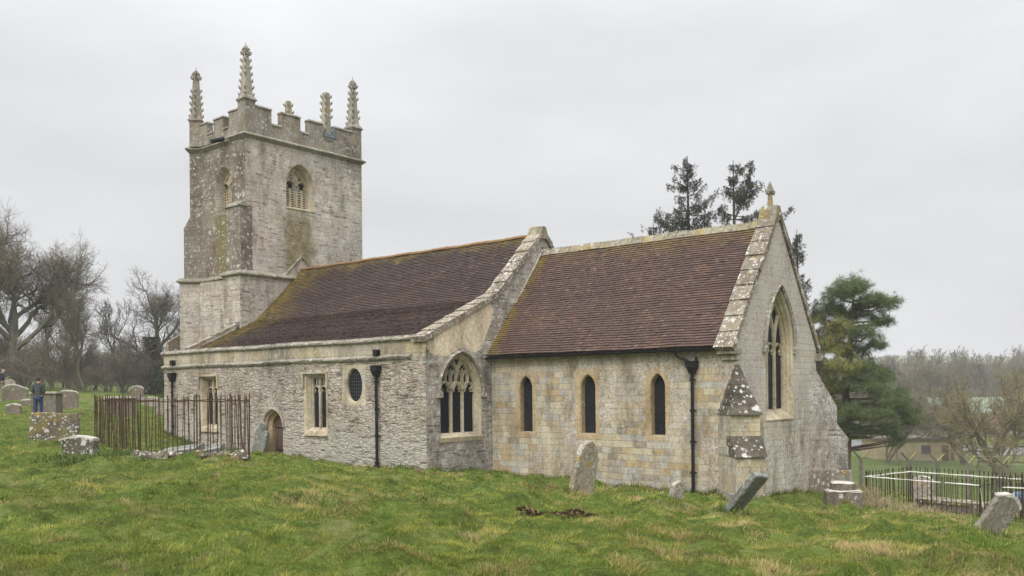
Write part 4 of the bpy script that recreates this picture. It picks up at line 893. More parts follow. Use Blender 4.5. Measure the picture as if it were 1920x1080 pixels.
az = list(np.radians(np.arange(-46, 46.01, .22)))+list(np.radians(np.arange(50, 310, 4.)))
rr = np.array(rr); az = np.array(az); nA, nR = len(az), len(rr)
A, R_ = np.meshgrid(az, rr)
lat, dep = np.sin(A)*R_, np.cos(A)*R_
Xg = dep*f_.x+lat*r0.x; Yg = dep*f_.y+lat*r0.y; Zg = terr(Xg, Yg)
V = np.stack([Xg.ravel(), Yg.ravel(), Zg.ravel()], 1); V = np.vstack([V, [[0, 0, -1.62]]])
ii, jj = np.meshgrid(np.arange(nR-1), np.arange(nA), indexing='ij'); j2 = (jj+1) % nA
F = np.stack([ii*nA+jj, (ii+1)*nA+jj, (ii+1)*nA+j2, ii*nA+j2], -1).reshape(-1, 4); c0 = len(V)-1
me_g = bpy.data.meshes.new('ground'); me_g.from_pydata(V.tolist(), [], F.tolist()+[(c0, k, (k+1) % nA) for k in range(nA)]); me_g.materials.append(M['turf']); me_g.polygons.foreach_set('use_smooth', [True]*len(me_g.polygons))
ground = bpy.data.objects.new('ground', me_g); COL.objects.link(ground); ground['kind'] = 'structure'
# ---------------------------------------------------------------- grass
M['grass'] = tinted('grass_blades', .9, trans=.3, spec=.04)
G_rng = np.random.default_rng(11)
def blades(X, Y, L, W, colA, colB, lean, name, label, flow=None, z=None, cat='grass'):
    n = len(X); Z = terr(X, Y) if z is None else z
    ang = G_rng.uniform(0, 2*PI, n)
    if flow is not None: ang = np.where(G_rng.random(n) < .65, flow+G_rng.normal(0, .5, n), ang)
    el = np.clip(G_rng.normal(lean, .28, n), .12, 1.5)
    dx, dy = np.cos(ang), np.sin(ang)
    # blade faces: width direction perpendicular to the lean, twisted a little
    tw_ = ang+PI/2+G_rng.normal(0, .5, n); wx, wy = np.cos(tw_)*W/2, np.sin(tw_)*W/2
    h1, h2 = L*.55, L
    mx1, mz1 = np.cos(el)*h1*.7, np.sin(el)*h1*1.05; mx2, mz2 = np.cos(el)*h2*1.05, np.sin(el)*h2*.92
    V = np.empty((n, 5, 3))
    V[:, 0] = np.stack([X-wx, Y-wy, Z-.012], 1); V[:, 1] = np.stack([X+wx, Y+wy, Z-.012], 1)
    V[:, 2] = np.stack([X+dx*mx1-wx*.75, Y+dy*mx1-wy*.75, Z+mz1], 1); V[:, 3] = np.stack([X+dx*mx1+wx*.75, Y+dy*mx1+wy*.75, Z+mz1], 1)
    V[:, 4] = np.stack([X+dx*mx2, Y+dy*mx2, Z+mz2], 1)
    b = (np.arange(n)*5)[:, None]
    F = np.concatenate([b+np.array([[0, 1, 3]]), b+np.array([[0, 3, 2]]), b+np.array([[2, 3, 4]])], 0)
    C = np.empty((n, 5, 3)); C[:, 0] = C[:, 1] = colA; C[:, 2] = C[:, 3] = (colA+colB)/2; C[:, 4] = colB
    o = np_mesh(name, V.reshape(-1, 3), F, M['grass'], C.reshape(-1, 3)); prop(o, label, cat, kind='stuff'); return o
def patch(X, Y):
    w = 1.3*_n2(X, Y, .9, 2.2); g1 = _n2(X+w, Y-w, 1.9, 5.5); g2 = _n2(X-w*.4, Y+w*.6, .55, 9.1); g3 = _n2(X, Y, .21, 3.7)
    return g1, g2, g3
def ingrass(N, d0, d1, phi=.66):
    u = G_rng.random(N); d = d0*(d1/d0)**u; ph = G_rng.uniform(-phi, phi, N); r = d/np.cos(ph)
    lat = np.sin(ph)*r; dep = np.cos(ph)*r
    X = dep*f_.x+lat*r0.x; Y = dep*f_.y+lat*r0.y
    keep = ~(((X > -36.4) & (X < -11.5) & (Y > 20.8) & (Y < 30)) & ~((X > -20.7) & (Y < 24.0)))
    return X[keep], Y[keep], d[keep]
X, Y, d = ingrass(760000, 5.0, 50.0)
kk = .5*_n2(X, Y, .13, 6.6)+.5*_n2(X-.4*Y, Y, .3, 2.9); kp = G_rng.random(len(X)) < np.clip(.85+.75*kk, .25, 1); X, Y, d, kk = X[kp], Y[kp], d[kp], kk[kp]
g1, g2, g3 = patch(X, Y); n = len(X)
straw = .30*g1+.55*g2+.50*g3
px_lat = (X*r0.x+Y*r0.y)/(X*f_.x+Y*f_.y)
la_ = _n2(X+.21*Y, Y-.13*X, .52, 8.3); straw += .28*la_+np.clip(px_lat*.6, -.15, .22) + np.where(d > 12, .05, -.05)
lush = np.zeros(n)
for a_, b_, ra, hh, k_ in MOUNDS:
    e = np.exp(-((X-a_)**2+(Y-b_)**2)/(ra*ra))
    if k_ == 'lush': lush += e; straw -= 1.3*e
    else: straw += .75*e
pick = G_rng.random(n); isst = pick < np.clip((straw-.42)*.85, .06, .68)
v = (G_rng.normal(1, .2, n)*(1+.14*g3+.30*kk))[:, None]; tmix = np.clip(.58+.35*g1+.3*g3+G_rng.normal(0, .2, n), 0, 1)[:, None]  # tuft shading painted into blade colour: dark hollows, lighter clumps
green = np.array([.100, .158, .024])*(1-tmix)+np.array([.29, .295, .068])*tmix
green = green*(1-.35*np.clip(lush, 0, 1)[:, None])+np.array([.04, .11, .008])*(.35*np.clip(lush, 0, 1)[:, None])*1.2
strawc = np.array([.40, .315, .165])*(1-tmix*.4)+np.array([.30, .20, .10])*tmix*.4
colr = np.where(isst[:, None], strawc, green)*v
L = (.032+.022*np.clip(g2, -1, 1)+.024*np.clip(g3, -1, 1)+.035*np.clip(lush, 0, 1)+.018*kk+G_rng.exponential(.010, n))*np.where(isst, 1.15, 1)
L *= np.where(straw > .55, 1.35, 1); W = .0040*(d/7.)**.95*G_rng.uniform(.7, 1.3, n); L = L*(1+.012*d)
flow = 2.2*_n2(X, Y, .8, 7.7)+1.1*g2
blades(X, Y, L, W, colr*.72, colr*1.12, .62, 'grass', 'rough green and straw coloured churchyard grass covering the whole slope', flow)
# longer tufts
tx, ty, td = ingrass(2200, 5.5, 45.0); g1t, g2t, g3t = patch(tx, ty)
keep = (G_rng.random(len(tx)) < np.clip(.25+.5*g2t, .05, 1)); tx, ty, td, g1t = tx[keep], ty[keep], td[keep], g1t[keep]
k_ = 42; n = len(tx)*k_; sx = np.repeat(tx, k_)+G_rng.normal(0, .06, n); sy = np.repeat(ty, k_)+G_rng.normal(0, .06, n)
st_ = np.repeat(G_rng.random(len(tx)) < .30+.25*g1t, k_); v = G_rng.normal(1, .18, n)[:, None]
cc = np.where(st_[:, None], np.array([[.42, .33, .18]]), np.array([[.12, .20, .025]]))*v
dd_ = np.repeat(td, k_)
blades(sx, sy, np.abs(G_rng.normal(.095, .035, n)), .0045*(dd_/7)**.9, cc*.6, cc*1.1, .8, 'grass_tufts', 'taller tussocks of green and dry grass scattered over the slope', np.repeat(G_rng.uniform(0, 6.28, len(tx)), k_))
# dry bleached grass by the octagonal base and beneath the right-hand railing
cx_, cy_, hl = [], [], []
for a_, b_, cnt, s_, h_ in ((1625, 948, 420, .22, .55), (1655, 955, 380, .3, .30), (1700, 962, 300, .45, .22), (1760, 968, 220, .4, .18), (1870, 962, 300, .35, .30), (1905, 955, 200, .3, .3), (1600, 950, 120, .15, .3)):
    p_ = G(a_, b_); cx_.append(G_rng.normal(p_.x, s_, cnt)); cy_.append(G_rng.normal(p_.y, s_, cnt)); hl.append(np.abs(G_rng.normal(h_, h_*.4, cnt)))
sx, sy, hl = np.concatenate(cx_), np.concatenate(cy_), np.concatenate(hl); n = len(sx); v = G_rng.normal(1, .15, n)[:, None]
cc = np.array([[.46, .38, .24]])*v
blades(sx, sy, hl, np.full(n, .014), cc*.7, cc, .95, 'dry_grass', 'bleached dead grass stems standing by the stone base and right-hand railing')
# leafy weeds round the left cage
cx_, cy_ = [], []
for a_, b_, cnt, s_ in ((190, 862, 420, .5), (240, 858, 350, .4), (130, 866, 250, .5), (380, 842, 300, .5), (420, 838, 200, .4), (330, 838, 200, .5)):
    p_ = G(a_, b_); cx_.append(G_rng.normal(p_.x, s_, cnt)); cy_.append(G_rng.normal(p_.y, s_*.7, cnt))
sx, sy = np.concatenate(cx_), np.concatenate(cy_); n = len(sx); v = G_rng.normal(1, .2, n)[:, None]
cc = np.array([[.10, .15, .045]])*v
blades(sx, sy, np.abs(G_rng.normal(.17, .05, n)), np.full(n, .03), cc*.8, cc*1.2, .7, 'leafy_weeds', 'low bright green leafy weeds growing around the rusty grave cage', cat='weeds')
# a scrape of bare earth with dead leaves
p_ = G(1042, 967); n = 900; sx = G_rng.normal(p_.x, .42, n); sy = G_rng.normal(p_.y, .42, n)
a1 = (sx-p_.x)*r0.x+(sy-p_.y)*r0.y; a2 = (sx-p_.x)*f_.x+(sy-p_.y)*f_.y; k2 = (np.abs(a1) < .62) & (np.abs(a2) < .45); sx, sy = sx[k2], sy[k2]; n = len(sx)
v = G_rng.uniform(.5, 1.5, n)[:, None]; cc = np.where(G_rng.random(n)[:, None] < .75, np.array([[.045, .03, .018]]), np.array([[.22, .15, .09]]))*v
blades(sx, sy, np.full(n, .06), np.full(n, .045), cc, cc, .25, 'dead_leaves', 'dark scrape of earth and dead leaves in the grass before the chancel', z=terr(sx, sy)+.075, cat='dead leaves')
p_ = G(695, 0) if False else None

# longer grass the mower misses along the foot of the walls and round the stones
segs_ = [((-20.6, 23.9), (-11.6, 23.9)), ((-36.4, 20.66), (-20.7, 20.66)), ((-20.52, 20.8), (-20.52, 23.9)), ((-11.4, 24.6), (-11.4, 29.4)), ((-11.2, 23.0), (-10.2, 22.6)), ((-11.9, 23.2), (-11.2, 22.5)), ((-10.6, 29.9), (-10.0, 30.6))]
sx, sy = [], []
for (xa, ya), (xb, yb) in segs_:
    n = int(math.hypot(xb-xa, yb-ya)*150); f = G_rng.random(n); sx.append(xa+(xb-xa)*f+G_rng.normal(0, .05, n)); sy.append(ya+(yb-ya)*f+G_rng.normal(0, .05, n)-.02)
for a_, b_, ra in ((1088, 928, .4), (1264, 948, .25), (1372, 964, .3), (1846, 1004, .35), (102, 833, .8), (150, 859, .5), (1581, 954, .5), (484, 850, .3)):
    p_ = G(a_, b_); n = 260; a = G_rng.uniform(0, 2*PI, n); sx.append(p_.x+np.cos(a)*ra*G_rng.uniform(.6, 1.1, n)); sy.append(p_.y+np.sin(a)*ra*G_rng.uniform(.6, 1.1, n))
sx, sy = np.concatenate(sx), np.concatenate(sy); n = len(sx); v = G_rng.normal(1, .22, n)[:, None]
cc = np.where(G_rng.random(n)[:, None] < .25, np.array([[.36, .30, .16]]), np.array([[.11, .19, .03]]))*v
blades(sx, sy, np.abs(G_rng.normal(.15, .06, n)), np.full(n, .016), cc*.7, cc*1.1, .95, 'wall_foot_grass', 'longer grass along the foot of the church walls and round the gravestones')
# ---------------------------------------------------------------- gravestones
def gstone(name, tints, **k):
    a = dict(bw=9, bh=9, mortar=0, obj=True, bump=.5); a.update(k); return stone(name, tints, **a)
M['g_white'] = gstone('white_lichened_gravestone', [(.10,.088,.066),(.125,.11,.083)], lichen=.35, lich_scale=2., lich_cols=((.05,.042,.034),(.22,.195,.16)), dark=.45, white=1.25, wsc=4.6, white_lift=.25, orange=.05)
M['g_slab'] = gstone('mossy_gravestone', [(.115,.10,.075),(.15,.13,.095)], lichen=.4, lich_scale=2., lich_cols=((.08,.065,.05),(.27,.24,.20)), dark=.4, white=1.1, wsc=4.2, white_lift=.25, orange=.05,
    moss=lambda t, P, Z: t.mr(t.noise(P, 2.6, 4), .46, .56))
M['g_brown'] = gstone('brown_gravestone', [(.18,.155,.12),(.16,.14,.11)], lichen=.4, lich_scale=2., lich_cols=((.09,.075,.055),(.24,.215,.175)), dark=.4, white=.25, wsc=6)
M['g_tan'] = gstone('tan_gravestone', [(.31,.265,.19),(.28,.245,.18)], lichen=.8, lich_scale=2., lich_cols=((.12,.10,.07),(.45,.42,.35)), dark=.35, white=.35, wsc=8, orange=.35)
M['g_grey'] = gstone('grey_gravestone', [(.15,.16,.145),(.17,.175,.155)], lichen=.4, lich_scale=2., lich_cols=((.08,.085,.075),(.26,.27,.24)), dark=.3, white=.5, wsc=7)
M['g_slate'] = gstone('slate_gravestone', [(.19,.20,.185),(.16,.17,.155)], lichen=.5, lich_scale=2.5, lich_cols=((.09,.095,.085),(.33,.34,.31)), dark=.3, white=.35, wsc=7)
M['g_groove'] = gstone('grooved_brown_grey_gravestone', [(.22,.205,.165),(.19,.175,.14)], lichen=.6, lich_scale=2.5, lich_cols=((.09,.08,.06),(.33,.31,.26)), dark=.45, white=.15, wsc=7, bump=.8)
M['g_dark'] = gstone('dark_rough_stone', [(.15,.125,.10),(.19,.16,.125)], lichen=.4, lich_scale=2., lich_cols=((.06,.05,.04),(.24,.21,.17)), dark=.5, white=.4, wsc=5, bump=.9)
M['g_top'] = gstone('lichen_crust', [(.52,.505,.46),(.44,.42,.36)], lichen=.6, lich_scale=4., lich_cols=((.24,.21,.16),(.60,.59,.55)), dark=.3, white=.5, wsc=6)
M['g_speckle'] = gstone('speckled_gravestone', [(.30,.26,.21),(.27,.23,.18)], lichen=.95, lich_scale=2.5, lich_cols=((.10,.085,.07),(.50,.46,.40)), dark=.3, white=.4, wsc=8, orange=.2)
def outline(kind, w, h):
    a = w/2
    if kind == 'round': return [(-a, h-a*.55)]+[(-a*math.cos(PI*i/10), h-a*.55+a*.55*math.sin(PI*i/10)) for i in range(1, 10)]+[(a, h-a*.55)]
    if kind == 'point': return [(-a, h*.55), (-a*.93, h*.72), (-a*.7, h*.86), (-a*.38, h*.95), (0, h), (a*.35, h*.95), (a*.68, h*.86), (a*.93, h*.7), (a, h*.5)]
    if kind == 'flat': return [(-a, h), (-a*.3, h*1.02), (a*.4, h*.99), (a, h*.97)]
    if kind == 'gable': return [(-a, h*.72), (-a*.9, h*.82), (0, h), (a*.9, h*.82), (a, h*.72)]
    if kind == 'hump': return [(-a, h*.72), (-a*.85, h*.86), (-a*.5, h*.97), (-a*.1, h), (a*.3, h*.95), (a*.6, h*.84), (a*.85, h*.8), (a, h*.72)]
    if kind == 'curve': return [(-a, h*.86), (-a*.7, h*.92), (-a*.35, h*.99), (0, h), (a*.4, h*.985), (a*.75, h*.93), (a, h*.86)]
    if kind == 'shouldered':
        b = a*.58
        return [(-a, h*.70), (-a*.95, h*.75), (-a*.72, h*.77), (-b, h*.80)]+[(-b*math.cos(PI*i/8), h*.80+h*.2*math.sin(PI*i/8)) for i in range(1, 8)]+[(b, h*.80), (a*.72, h*.77), (a*.95, h*.74), (a, h*.68)]
def headstone(label, base, w, h, kind, th, rz, mat, side=0, back=0, top=None, sink=.35, group=None, name='headstone', carve=False):
    """side/back: lean in degrees, to the stone's right / away from its face"""
    ol = [(-w/2, -sink)]+outline(kind, w, h)+[(w/2, -sink)]
    # refine outline and roughen it
    pts = []
    for i in range(len(ol)):
        a, b = ol[i], ol[(i+1) % len(ol)]; n = max(1, int(math.hypot(a[0]-b[0], a[1]-b[1])/.12))
        for k in range(n): pts.append((a[0]+(b[0]-a[0])*k/n+rnd.uniform(-.008, .008), a[1]+(b[1]-a[1])*k/n+rnd.uniform(-.008, .008)))
    cx_, cz_ = 0, h/2
    def ins(p, e): dx, dz = p[0]-cx_, p[1]-cz_; L = math.hypot(dx, dz); return (p[0]-dx/L*e, p[1]-dz/L*e)
    rot = Matrix.Rotation(math.radians(rz), 4, 'Z') @ Matrix.Rotation(math.radians(side), 4, 'Y') @ Matrix.Rotation(math.radians(-back), 4, 'X')
    mb = MB(); r = [[(*ins(p, e)[:1], y, ins(p, e)[1]) for p in pts] for e, y in ((.025, -th/2), (.0, -th/2+.025), (0, th/2-.025), (.025, th/2))]
    mb.rings(r)
    for ring, y in ((r[0], 0), (r[-1], 0)):
        tr = tessellate_polygon([[Vector((p[0], p[2], 0)) for p in ring]]); mb.add(ring, [tuple(t) for t in tr])
    root = None
    o = mb.build(name, mat, None)
    o.matrix_world = Matrix.Translation(base) @ rot
    prop(o, label, 'gravestone', group)
    if top:     # crust of pale lichen over the top edge
        t = MB(); tops = [p for p in outline(kind, w, h)]
        fine = []
        for a, b in zip(tops, tops[1:]):
            n = max(1, int(math.hypot(a[0]-b[0], a[1]-b[1])/.06))
            fine += [(a[0]+(b[0]-a[0])*k/n, a[1]+(b[1]-a[1])*k/n) for k in range(n)]
        fine.append(tops[-1])
        rr_ = []
        for p in fine:
            e = rnd.uniform(.012, .03); dr = rnd.uniform(.02, .07)
            rr_.append([(p[0]*1.01, -th/2-.006, p[1]-dr), (p[0]*1.015, -th/2-.004, p[1]+e*.4), (p[0]*1.015, 0, p[1]+e), (p[0]*1.015, th/2+.004, p[1]+e*.4), (p[0]*1.01, th/2+.006, p[1]-dr)])
        t.rings(rr_, True, True, True); t.build('lichen_crust', M['g_top'], o)
    if carve:
        t = MB(); t.tube([(math.cos(q*PI/8)*w*.2, -th/2-.004, h*.84+math.sin(q*PI/8)*w*.2) for q in range(17)], .015, 5); t.tube([(-w*.12, -th/2-.004, h*.86), (0, -th/2-.004, h*.80), (w*.12, -th/2-.004, h*.86)], .02, 5)
        t.build('carved_roundel', mat, o)
    return o
headstone('tall leaning lichened headstone with pointed top in front of the middle lancet window', G(1088, 926), .70, 1.27, 'point', .17, 82, M['g_tan'], side=9, back=-6)
headstone('tiny weathered stub of a headstone by the foot of the chancel downpipe', G(1264, 947), .42, .55, 'gable', .12, 86, M['g_speckle'], side=14, back=-4)
headstone('grey slab tipped far over in front of the corner buttress', G(1368, 962), .50, 1.02, 'flat', .13, 84, M['g_slate'], side=4, back=-40)
headstone('large grooved headstone with white lichened top leaning right beside the railed grave', G(1846, 1003), .46, .78, 'curve', .13, 52, M['g_groove'], side=31, back=-12, top=True)
headstone('wide low slab patched with moss and white lichen below the man in grey', G(102, 831), 1.42, .92, 'flat', .22, 44, M['g_slab'], side=1, back=3)
headstone('small thick headstone crusted white with lichen left of the rusty cage', G(150, 857), .80, .52, 'curve', .34, 36, M['g_white'], top=True, back=2)
headstone('grey lichened headstone with round carved head leaning against the wall beside the door', H(484, 850, 'Y', 20.35), .62, 1.18, 'shouldered', .12, 8, M['g_grey'], side=12, back=5, carve=True)
headstone('broad double humped headstone in front of the standing visitor at the left edge', GD(28, 52), 1.35, 1.0, 'hump', .14, 55, M['g_brown'], top=True)
headstone('low gabled headstone with white top in the grass at far left', GD(25, 44.5), .70, .42, 'gable', .14, 50, M['g_brown'], top=True)
headstone('small flat topped headstone just left of the man in grey', GD(50, 49), .62, .36, 'curve', .14, 50, M['g_brown'], top=True)
headstone('wide curved headstone with pale rim behind the table tomb', GD(126, 49), 1.12, 1.0, 'curve', .14, 50, M['g_brown'], top=True)
headstone('pale mottled headstone behind the double humped one', GD(17, 60), .75, 1.05, 'round', .14, 60, M['g_speckle'])
headstone('arched dark headstone seen through the left part of the cage', GD(257, 58), .8, .95, 'round', .14, 50, M['g_brown'], top=True)
headstone('pale headstone with rounded head seen through the middle of the cage', GD(303, 50), .75, .95, 'round', .14, 50, M['g_speckle'])
headstone('low broad headstone seen through the bars at the middle of the cage', GD(280, 55), 1.0, .55, 'curve', .14, 50, M['g_speckle'], top=True)
# chest tombs
def chest(label, base, L, W, Hh, rz, mat, slab=.09, over=.09, panels=True, topm='g_tan'):
    root = empty('chest_tomb', base, label, 'tomb', rz=math.radians(rz))
    b = MB(); b.box((-L/2, -W/2, -.4), (L/2, W/2, Hh-slab)); b.build('tomb_body', mat, root)
    s = MB(); s.hexa([(-L/2-over, -W/2-over, Hh-slab), (L/2+over, -W/2-over, Hh-slab), (L/2+over, W/2+over, Hh-slab), (-L/2-over, W/2+over, Hh-slab), (-L/2-over*.8, -W/2-over*.8, Hh), (L/2+over*.8, -W/2-over*.8, Hh+.01), (L/2+over*.8, W/2+over*.8, Hh), (-L/2-over*.8, W/2+over*.8, Hh+.02)]); s.build('top_slab', M[topm], root)
    if panels:
        p = MB()
        for x in (-L/2+.04, L/2-.04):
            p.box((x-.06, -W/2-.03, -.3), (x+.06, -W/2, Hh-slab))
        p.box((-L/2, -W/2-.02, -.3), (L/2, -W/2, .14)); p.build('corner_pilasters', mat, root)
    return root
chest('brown chest tomb with flat top slab right behind the man in grey', GD(88, 44.5), 1.15, .75, 1.08, 42, M['g_brown'])
chest('dark table tomb seen through the left bars of the cage', GD(226, 47), 1.3, .7, .95, 48, M['g_brown'], over=.2)
# ledgers in the cage
def ledger(label, base, L, W, th, rz, tiltx, tilty, mat):
    mb = MB(); mb.hexa([(-L/2, -W/2, -.1), (L/2, -W/2, -.1), (L/2, W/2, -.1), (-L/2, W/2, -.1), (-L/2, -W/2, th), (L/2, -W/2, th), (L/2, W/2, th), (-L/2, W/2, th)])
    o = mb.build('ledger_stone', mat); o.location = base; o.rotation_euler = (math.radians(tiltx), math.radians(tilty), math.radians(rz)); prop(o, label, 'gravestone'); return o
ledger('dark flat ledger stone tilted inside the rusty cage, nearer its middle', GD(338, 23.3)+Vector((0, 0, .10)), 1.0, .7, .08, 38, 9, -8, M['g_grey'])
ledger('dark flat ledger stone lying inside the rusty cage, nearer its right end', GD(385, 23.6)+Vector((0, 0, .10)), .85, .7, .08, 44, 8, -10, M['g_grey'])
# ---------------------------------------------------------------- rusty cage
def rustmat(name, a, b, c):
    t = NT(name); P = t.pos(); n = t.noise(P, 9, 5, .7); t.b.inputs['Roughness'].default_value = .9
    return t.col(t.ramp(n, [(.3, a), (.52, b), (.72, c)]))
M['rust'] = rustmat('rusted_iron', (.030,.021,.017), (.070,.043,.030), (.13,.075,.045))
M['iron_old'] = rustmat('dark_rusty_iron', (.018,.013,.011), (.045,.028,.022), (.10,.055,.038))
cg = [GD(262, 22.0), GD(466, 22.2), GD(430, 25.8), GD(177, 27.2)]
cage = empty('grave_railing', (cg[0]+cg[2])/2, 'tall rusty iron bar cage with leaning bars around a grave left of the door', 'railing')
c_o = cage.location.copy()
def bar(mb, p, ztop, r, lean=(0, 0), tip=True):
    b = Vector((p.x, p.y, p.z-.1)); t = Vector((p.x+lean[0], p.y+lean[1], ztop))
    mb.tube([b-c_o, b.lerp(t, .5)-c_o, b.lerp(t, .95)-c_o, t-c_o], [r, r, r*.95, r*.35 if tip else r], 6)
for e, (i, j, n) in enumerate(((0, 1, 20), (1, 2, 10), (2, 3, 22), (3, 0, 36))):
    A_, B_ = cg[i], cg[j]
    for k in range(n):
        f = (k+.5*(e > 0))/n; q = A_.lerp(B_, f)+Vector((rnd.uniform(-.03, .03), rnd.uniform(-.03, .03), 0)); q.z = T(q.x, q.y)
        mb = MB(); ln = (rnd.gauss(0, .035), rnd.gauss(0, .03))
        if rnd.random() < .12: ln = (rnd.gauss(0, .12), rnd.gauss(0, .1))
        bar(mb, q, -.03+rnd.uniform(-.05, .04), .0115, ln); mb.build('bar', M['rust'], cage)
for q in cg+[cg[0].lerp(cg[1], .52), cg[0].lerp(cg[3], .33), cg[0].lerp(cg[3], .66)]:
    q = q.copy(); q.z = T(q.x, q.y); mb = MB(); bar(mb, q, .02, .018, (rnd.uniform(-.03, .03), 0)); mb.build('corner_post', M['rust'], cage)
for i, j in ((0, 1), (1, 2), (2, 3), (3, 0)):
    mb = MB(); a, b = cg[i], cg[j]; pts = []
    for k in range(9): q = a.lerp(b, k/8); pts.append(Vector((q.x, q.y, -.19+.015*math.sin(k*2.)))-c_o)
    mb.tube(pts, .016, 4); mb.build('rail', M['rust'], cage)
def rock(mb, c, sx, sy, sz, n=9, seedv=0):
    r_ = random.Random(seedv); rings = []
    for k in range(6):
        v = -PI/2+PI*k/5; ring = []
        for i in range(n):
            a = 2*PI*i/n; jx = 1+r_.uniform(-.3, .3)
            ring.append((c[0]+sx*math.cos(v*.92)*math.cos(a)*jx, c[1]+sy*math.cos(v*.92)*math.sin(a)*jx, c[2]+sz*(math.sin(v)+r_.uniform(-.08, .08))))
        rings.append(ring)
    mb.rings(rings, True, True, True)
for k in range(13):
    f = -.02+k/12.4; q = cg[0].lerp(cg[1], f)+(-f_)*rnd.uniform(.05, .25); q.z = T(q.x, q.y); mb = MB()
    rock(mb, q-c_o+Vector((0, 0, .05)), rnd.uniform(.14, .30), rnd.uniform(.10, .17), rnd.uniform(.07, .17), 9, k+5); o = mb.build('kerb_stone', M['g_slab'] if k % 4 else M['g_white'], cage, smooth=False)
# ---------------------------------------------------------------- right-hand railed grave
def PD(px, dep, z): p = AT(px, CY, dep); return Vector((p.x, p.y, z))
L0 = AT(1622, 893, 30); Rz = -2.95
dirA = (PD(1835, 27, 0)-PD(1622, 30, 0)); nrm = Vector((-dirA.y, dirA.x, 0)).normalized()
if nrm.dot(f_) < 0: nrm = -nrm
eL = PD(1622, 30, Rz); eN = PD(1835, 27, Rz); eFL = eL+nrm*2.65; eFR = eN+nrm*2.65
enc = empty('spiked_railing', PD(1740, 29.5, -3.95), 'low iron spiked railing with white crusted rails round a grave at right', 'railing'); c_o = enc.location.copy()
for (a, b, n, brk) in ((eL, eN, 24, 0), (eL, eFL, 16, 0), (eFL, eFR, 26, 0), (eN, eFR, 14, 1)):
    for k in range(n):
        q = a.lerp(b, (k+.5)/n); gz_ = T(q.x, q.y); q = Vector((q.x, q.y, gz_-.1)); lean = Vector((rnd.gauss(0, .018), rnd.gauss(0, .018), 0)); zt = Rz+.10+rnd.uniform(-.012, .012); r = .0125
        t_ = Vector((q.x, q.y, zt))+lean
        mb = MB(); mb.tube([q-c_o, q.lerp(t_, .5)-c_o, t_-c_o], r, 6); s_ = t_-c_o
        mb.tube([s_, s_+Vector((0, 0, .02)), s_+Vector((0, 0, .10))], [r*1.2, r*2.1, .002], 6); mb.build('bar', M['iron_old'], enc)
for q in (eL, eN, eFL, eFR, eL.lerp(eN, .6), eFL.lerp(eFR, .75)):
    mb = MB(); b = Vector((q.x, q.y, T(q.x, q.y)-.1)); mb.tube([b-c_o, Vector((q.x, q.y, Rz+.14))-c_o, Vector((q.x, q.y, Rz+.24))-c_o], [.024, .024, .003], 6); mb.build('corner_post', M['iron_old'], enc)
def railw(a, b, n=14, brk=False, w=.045):
    mb = MB(); rr_ = []
    for k in range(n+1):
        q = a.lerp(b, k/n); t_ = (b-a).normalized(); s_ = Vector((-t_.y, t_.x, 0)); ww = w*rnd.uniform(.8, 1.2); hh = rnd.uniform(.012, .032); q = q+Vector((0, 0, .004*math.sin(k*1.7)))-c_o
        rr_.append([q-s_*ww, q+s_*ww, q+s_*ww*.7+Vector((0, 0, hh)), q-s_*ww*.7+Vector((0, 0, hh))])
    mb.rings(rr_, True, True, True); mb.build('rail', M['railcrust'], enc)
M['railcrust'] = gstone('lichen_crusted_rail', [(.58,.57,.53),(.50,.485,.44)], lichen=.2, lich_scale=6., lich_cols=((.2,.15,.11),(.62,.61,.58)), dark=.2, white=.3, wsc=12)
railw(eL, eL.lerp(eN, .68)); a_ = eL.lerp(eN, .72); railw(a_, eN, 8); railw(eL, eFL, 8); railw(eFL, eFR, 16)
railw(eN, eN+Vector((.12, -.1, -.65)), 6, w=.022); railw(eFL.lerp(eFR, .77), eFL.lerp(eFR, .77)+Vector((-.06, -.05, -.5)), 5, w=.022)
mb = MB(); mb.tube([eN-c_o, eN.lerp(eFR, .5)-c_o+Vector((0, 0, -.01)), eFR-c_o], .008, 4); mb.build('wire', M['iron_old'], enc)
for q0 in (eL, eFL):
    mb = MB(); e1_ = eN if q0 is eL else eFR; mb.tube([Vector((q0.x, q0.y, -3.75))-c_o, Vector((e1_.x, e1_.y, -3.85))-c_o], .014, 4); mb.build('lower_rail', M['iron_old'], enc)
# continuation of neighbouring railing to the right edge
mid = (eL+eFR)/2
tomb_rz = math.degrees(math.atan2(dirA.y, dirA.x))
p_ = eL.lerp(eN, .62)+nrm*1.15; p_.z = T(p_.x, p_.y)
r_o = chest('low lichened ledger tomb inside the spiked railing', p_+Vector((0, 0, .02)), 2.0, .75, .34, tomb_rz, M['g_brown'], slab=.1, over=.03, topm='g_slab')
p_ = eL.lerp(eN, .30)+nrm*1.5; p_.z = T(p_.x, p_.y)
headstone('speckled round topped headstone standing inside the spiked railing', p_, .62, .98, 'round', .15, tomb_rz+8, M['g_speckle'], top=True)
# second railing running on to the right edge
enc2 = empty('spiked_railing', PD(1905, 26.8, -4.0), 'short stretch of spiked railing behind the large leaning headstone, running out of frame', 'railing'); c_o = enc2.location.copy()
a, b = PD(1878, 26.4, 0), PD(2010, 25.6, 0)
for k in range(17):
    q = a.lerp(b, k/16); q.z = T(q.x, q.y)-.1; t_ = Vector((q.x+rnd.gauss(0, .01), q.y, -2.86)); mb = MB(); mb.tube([q-c_o, t_-c_o], .0125, 6); mb.tube([t_-c_o, t_-c_o+Vector((0, 0, .02)), t_-c_o+Vector((0, 0, .10))], [.014, .026, .002], 6); mb.build('bar', M['iron_old'], enc2)
enc = enc2; railw(Vector((a.x, a.y, -2.95)), Vector((b.x, b.y, -2.95)), 10)
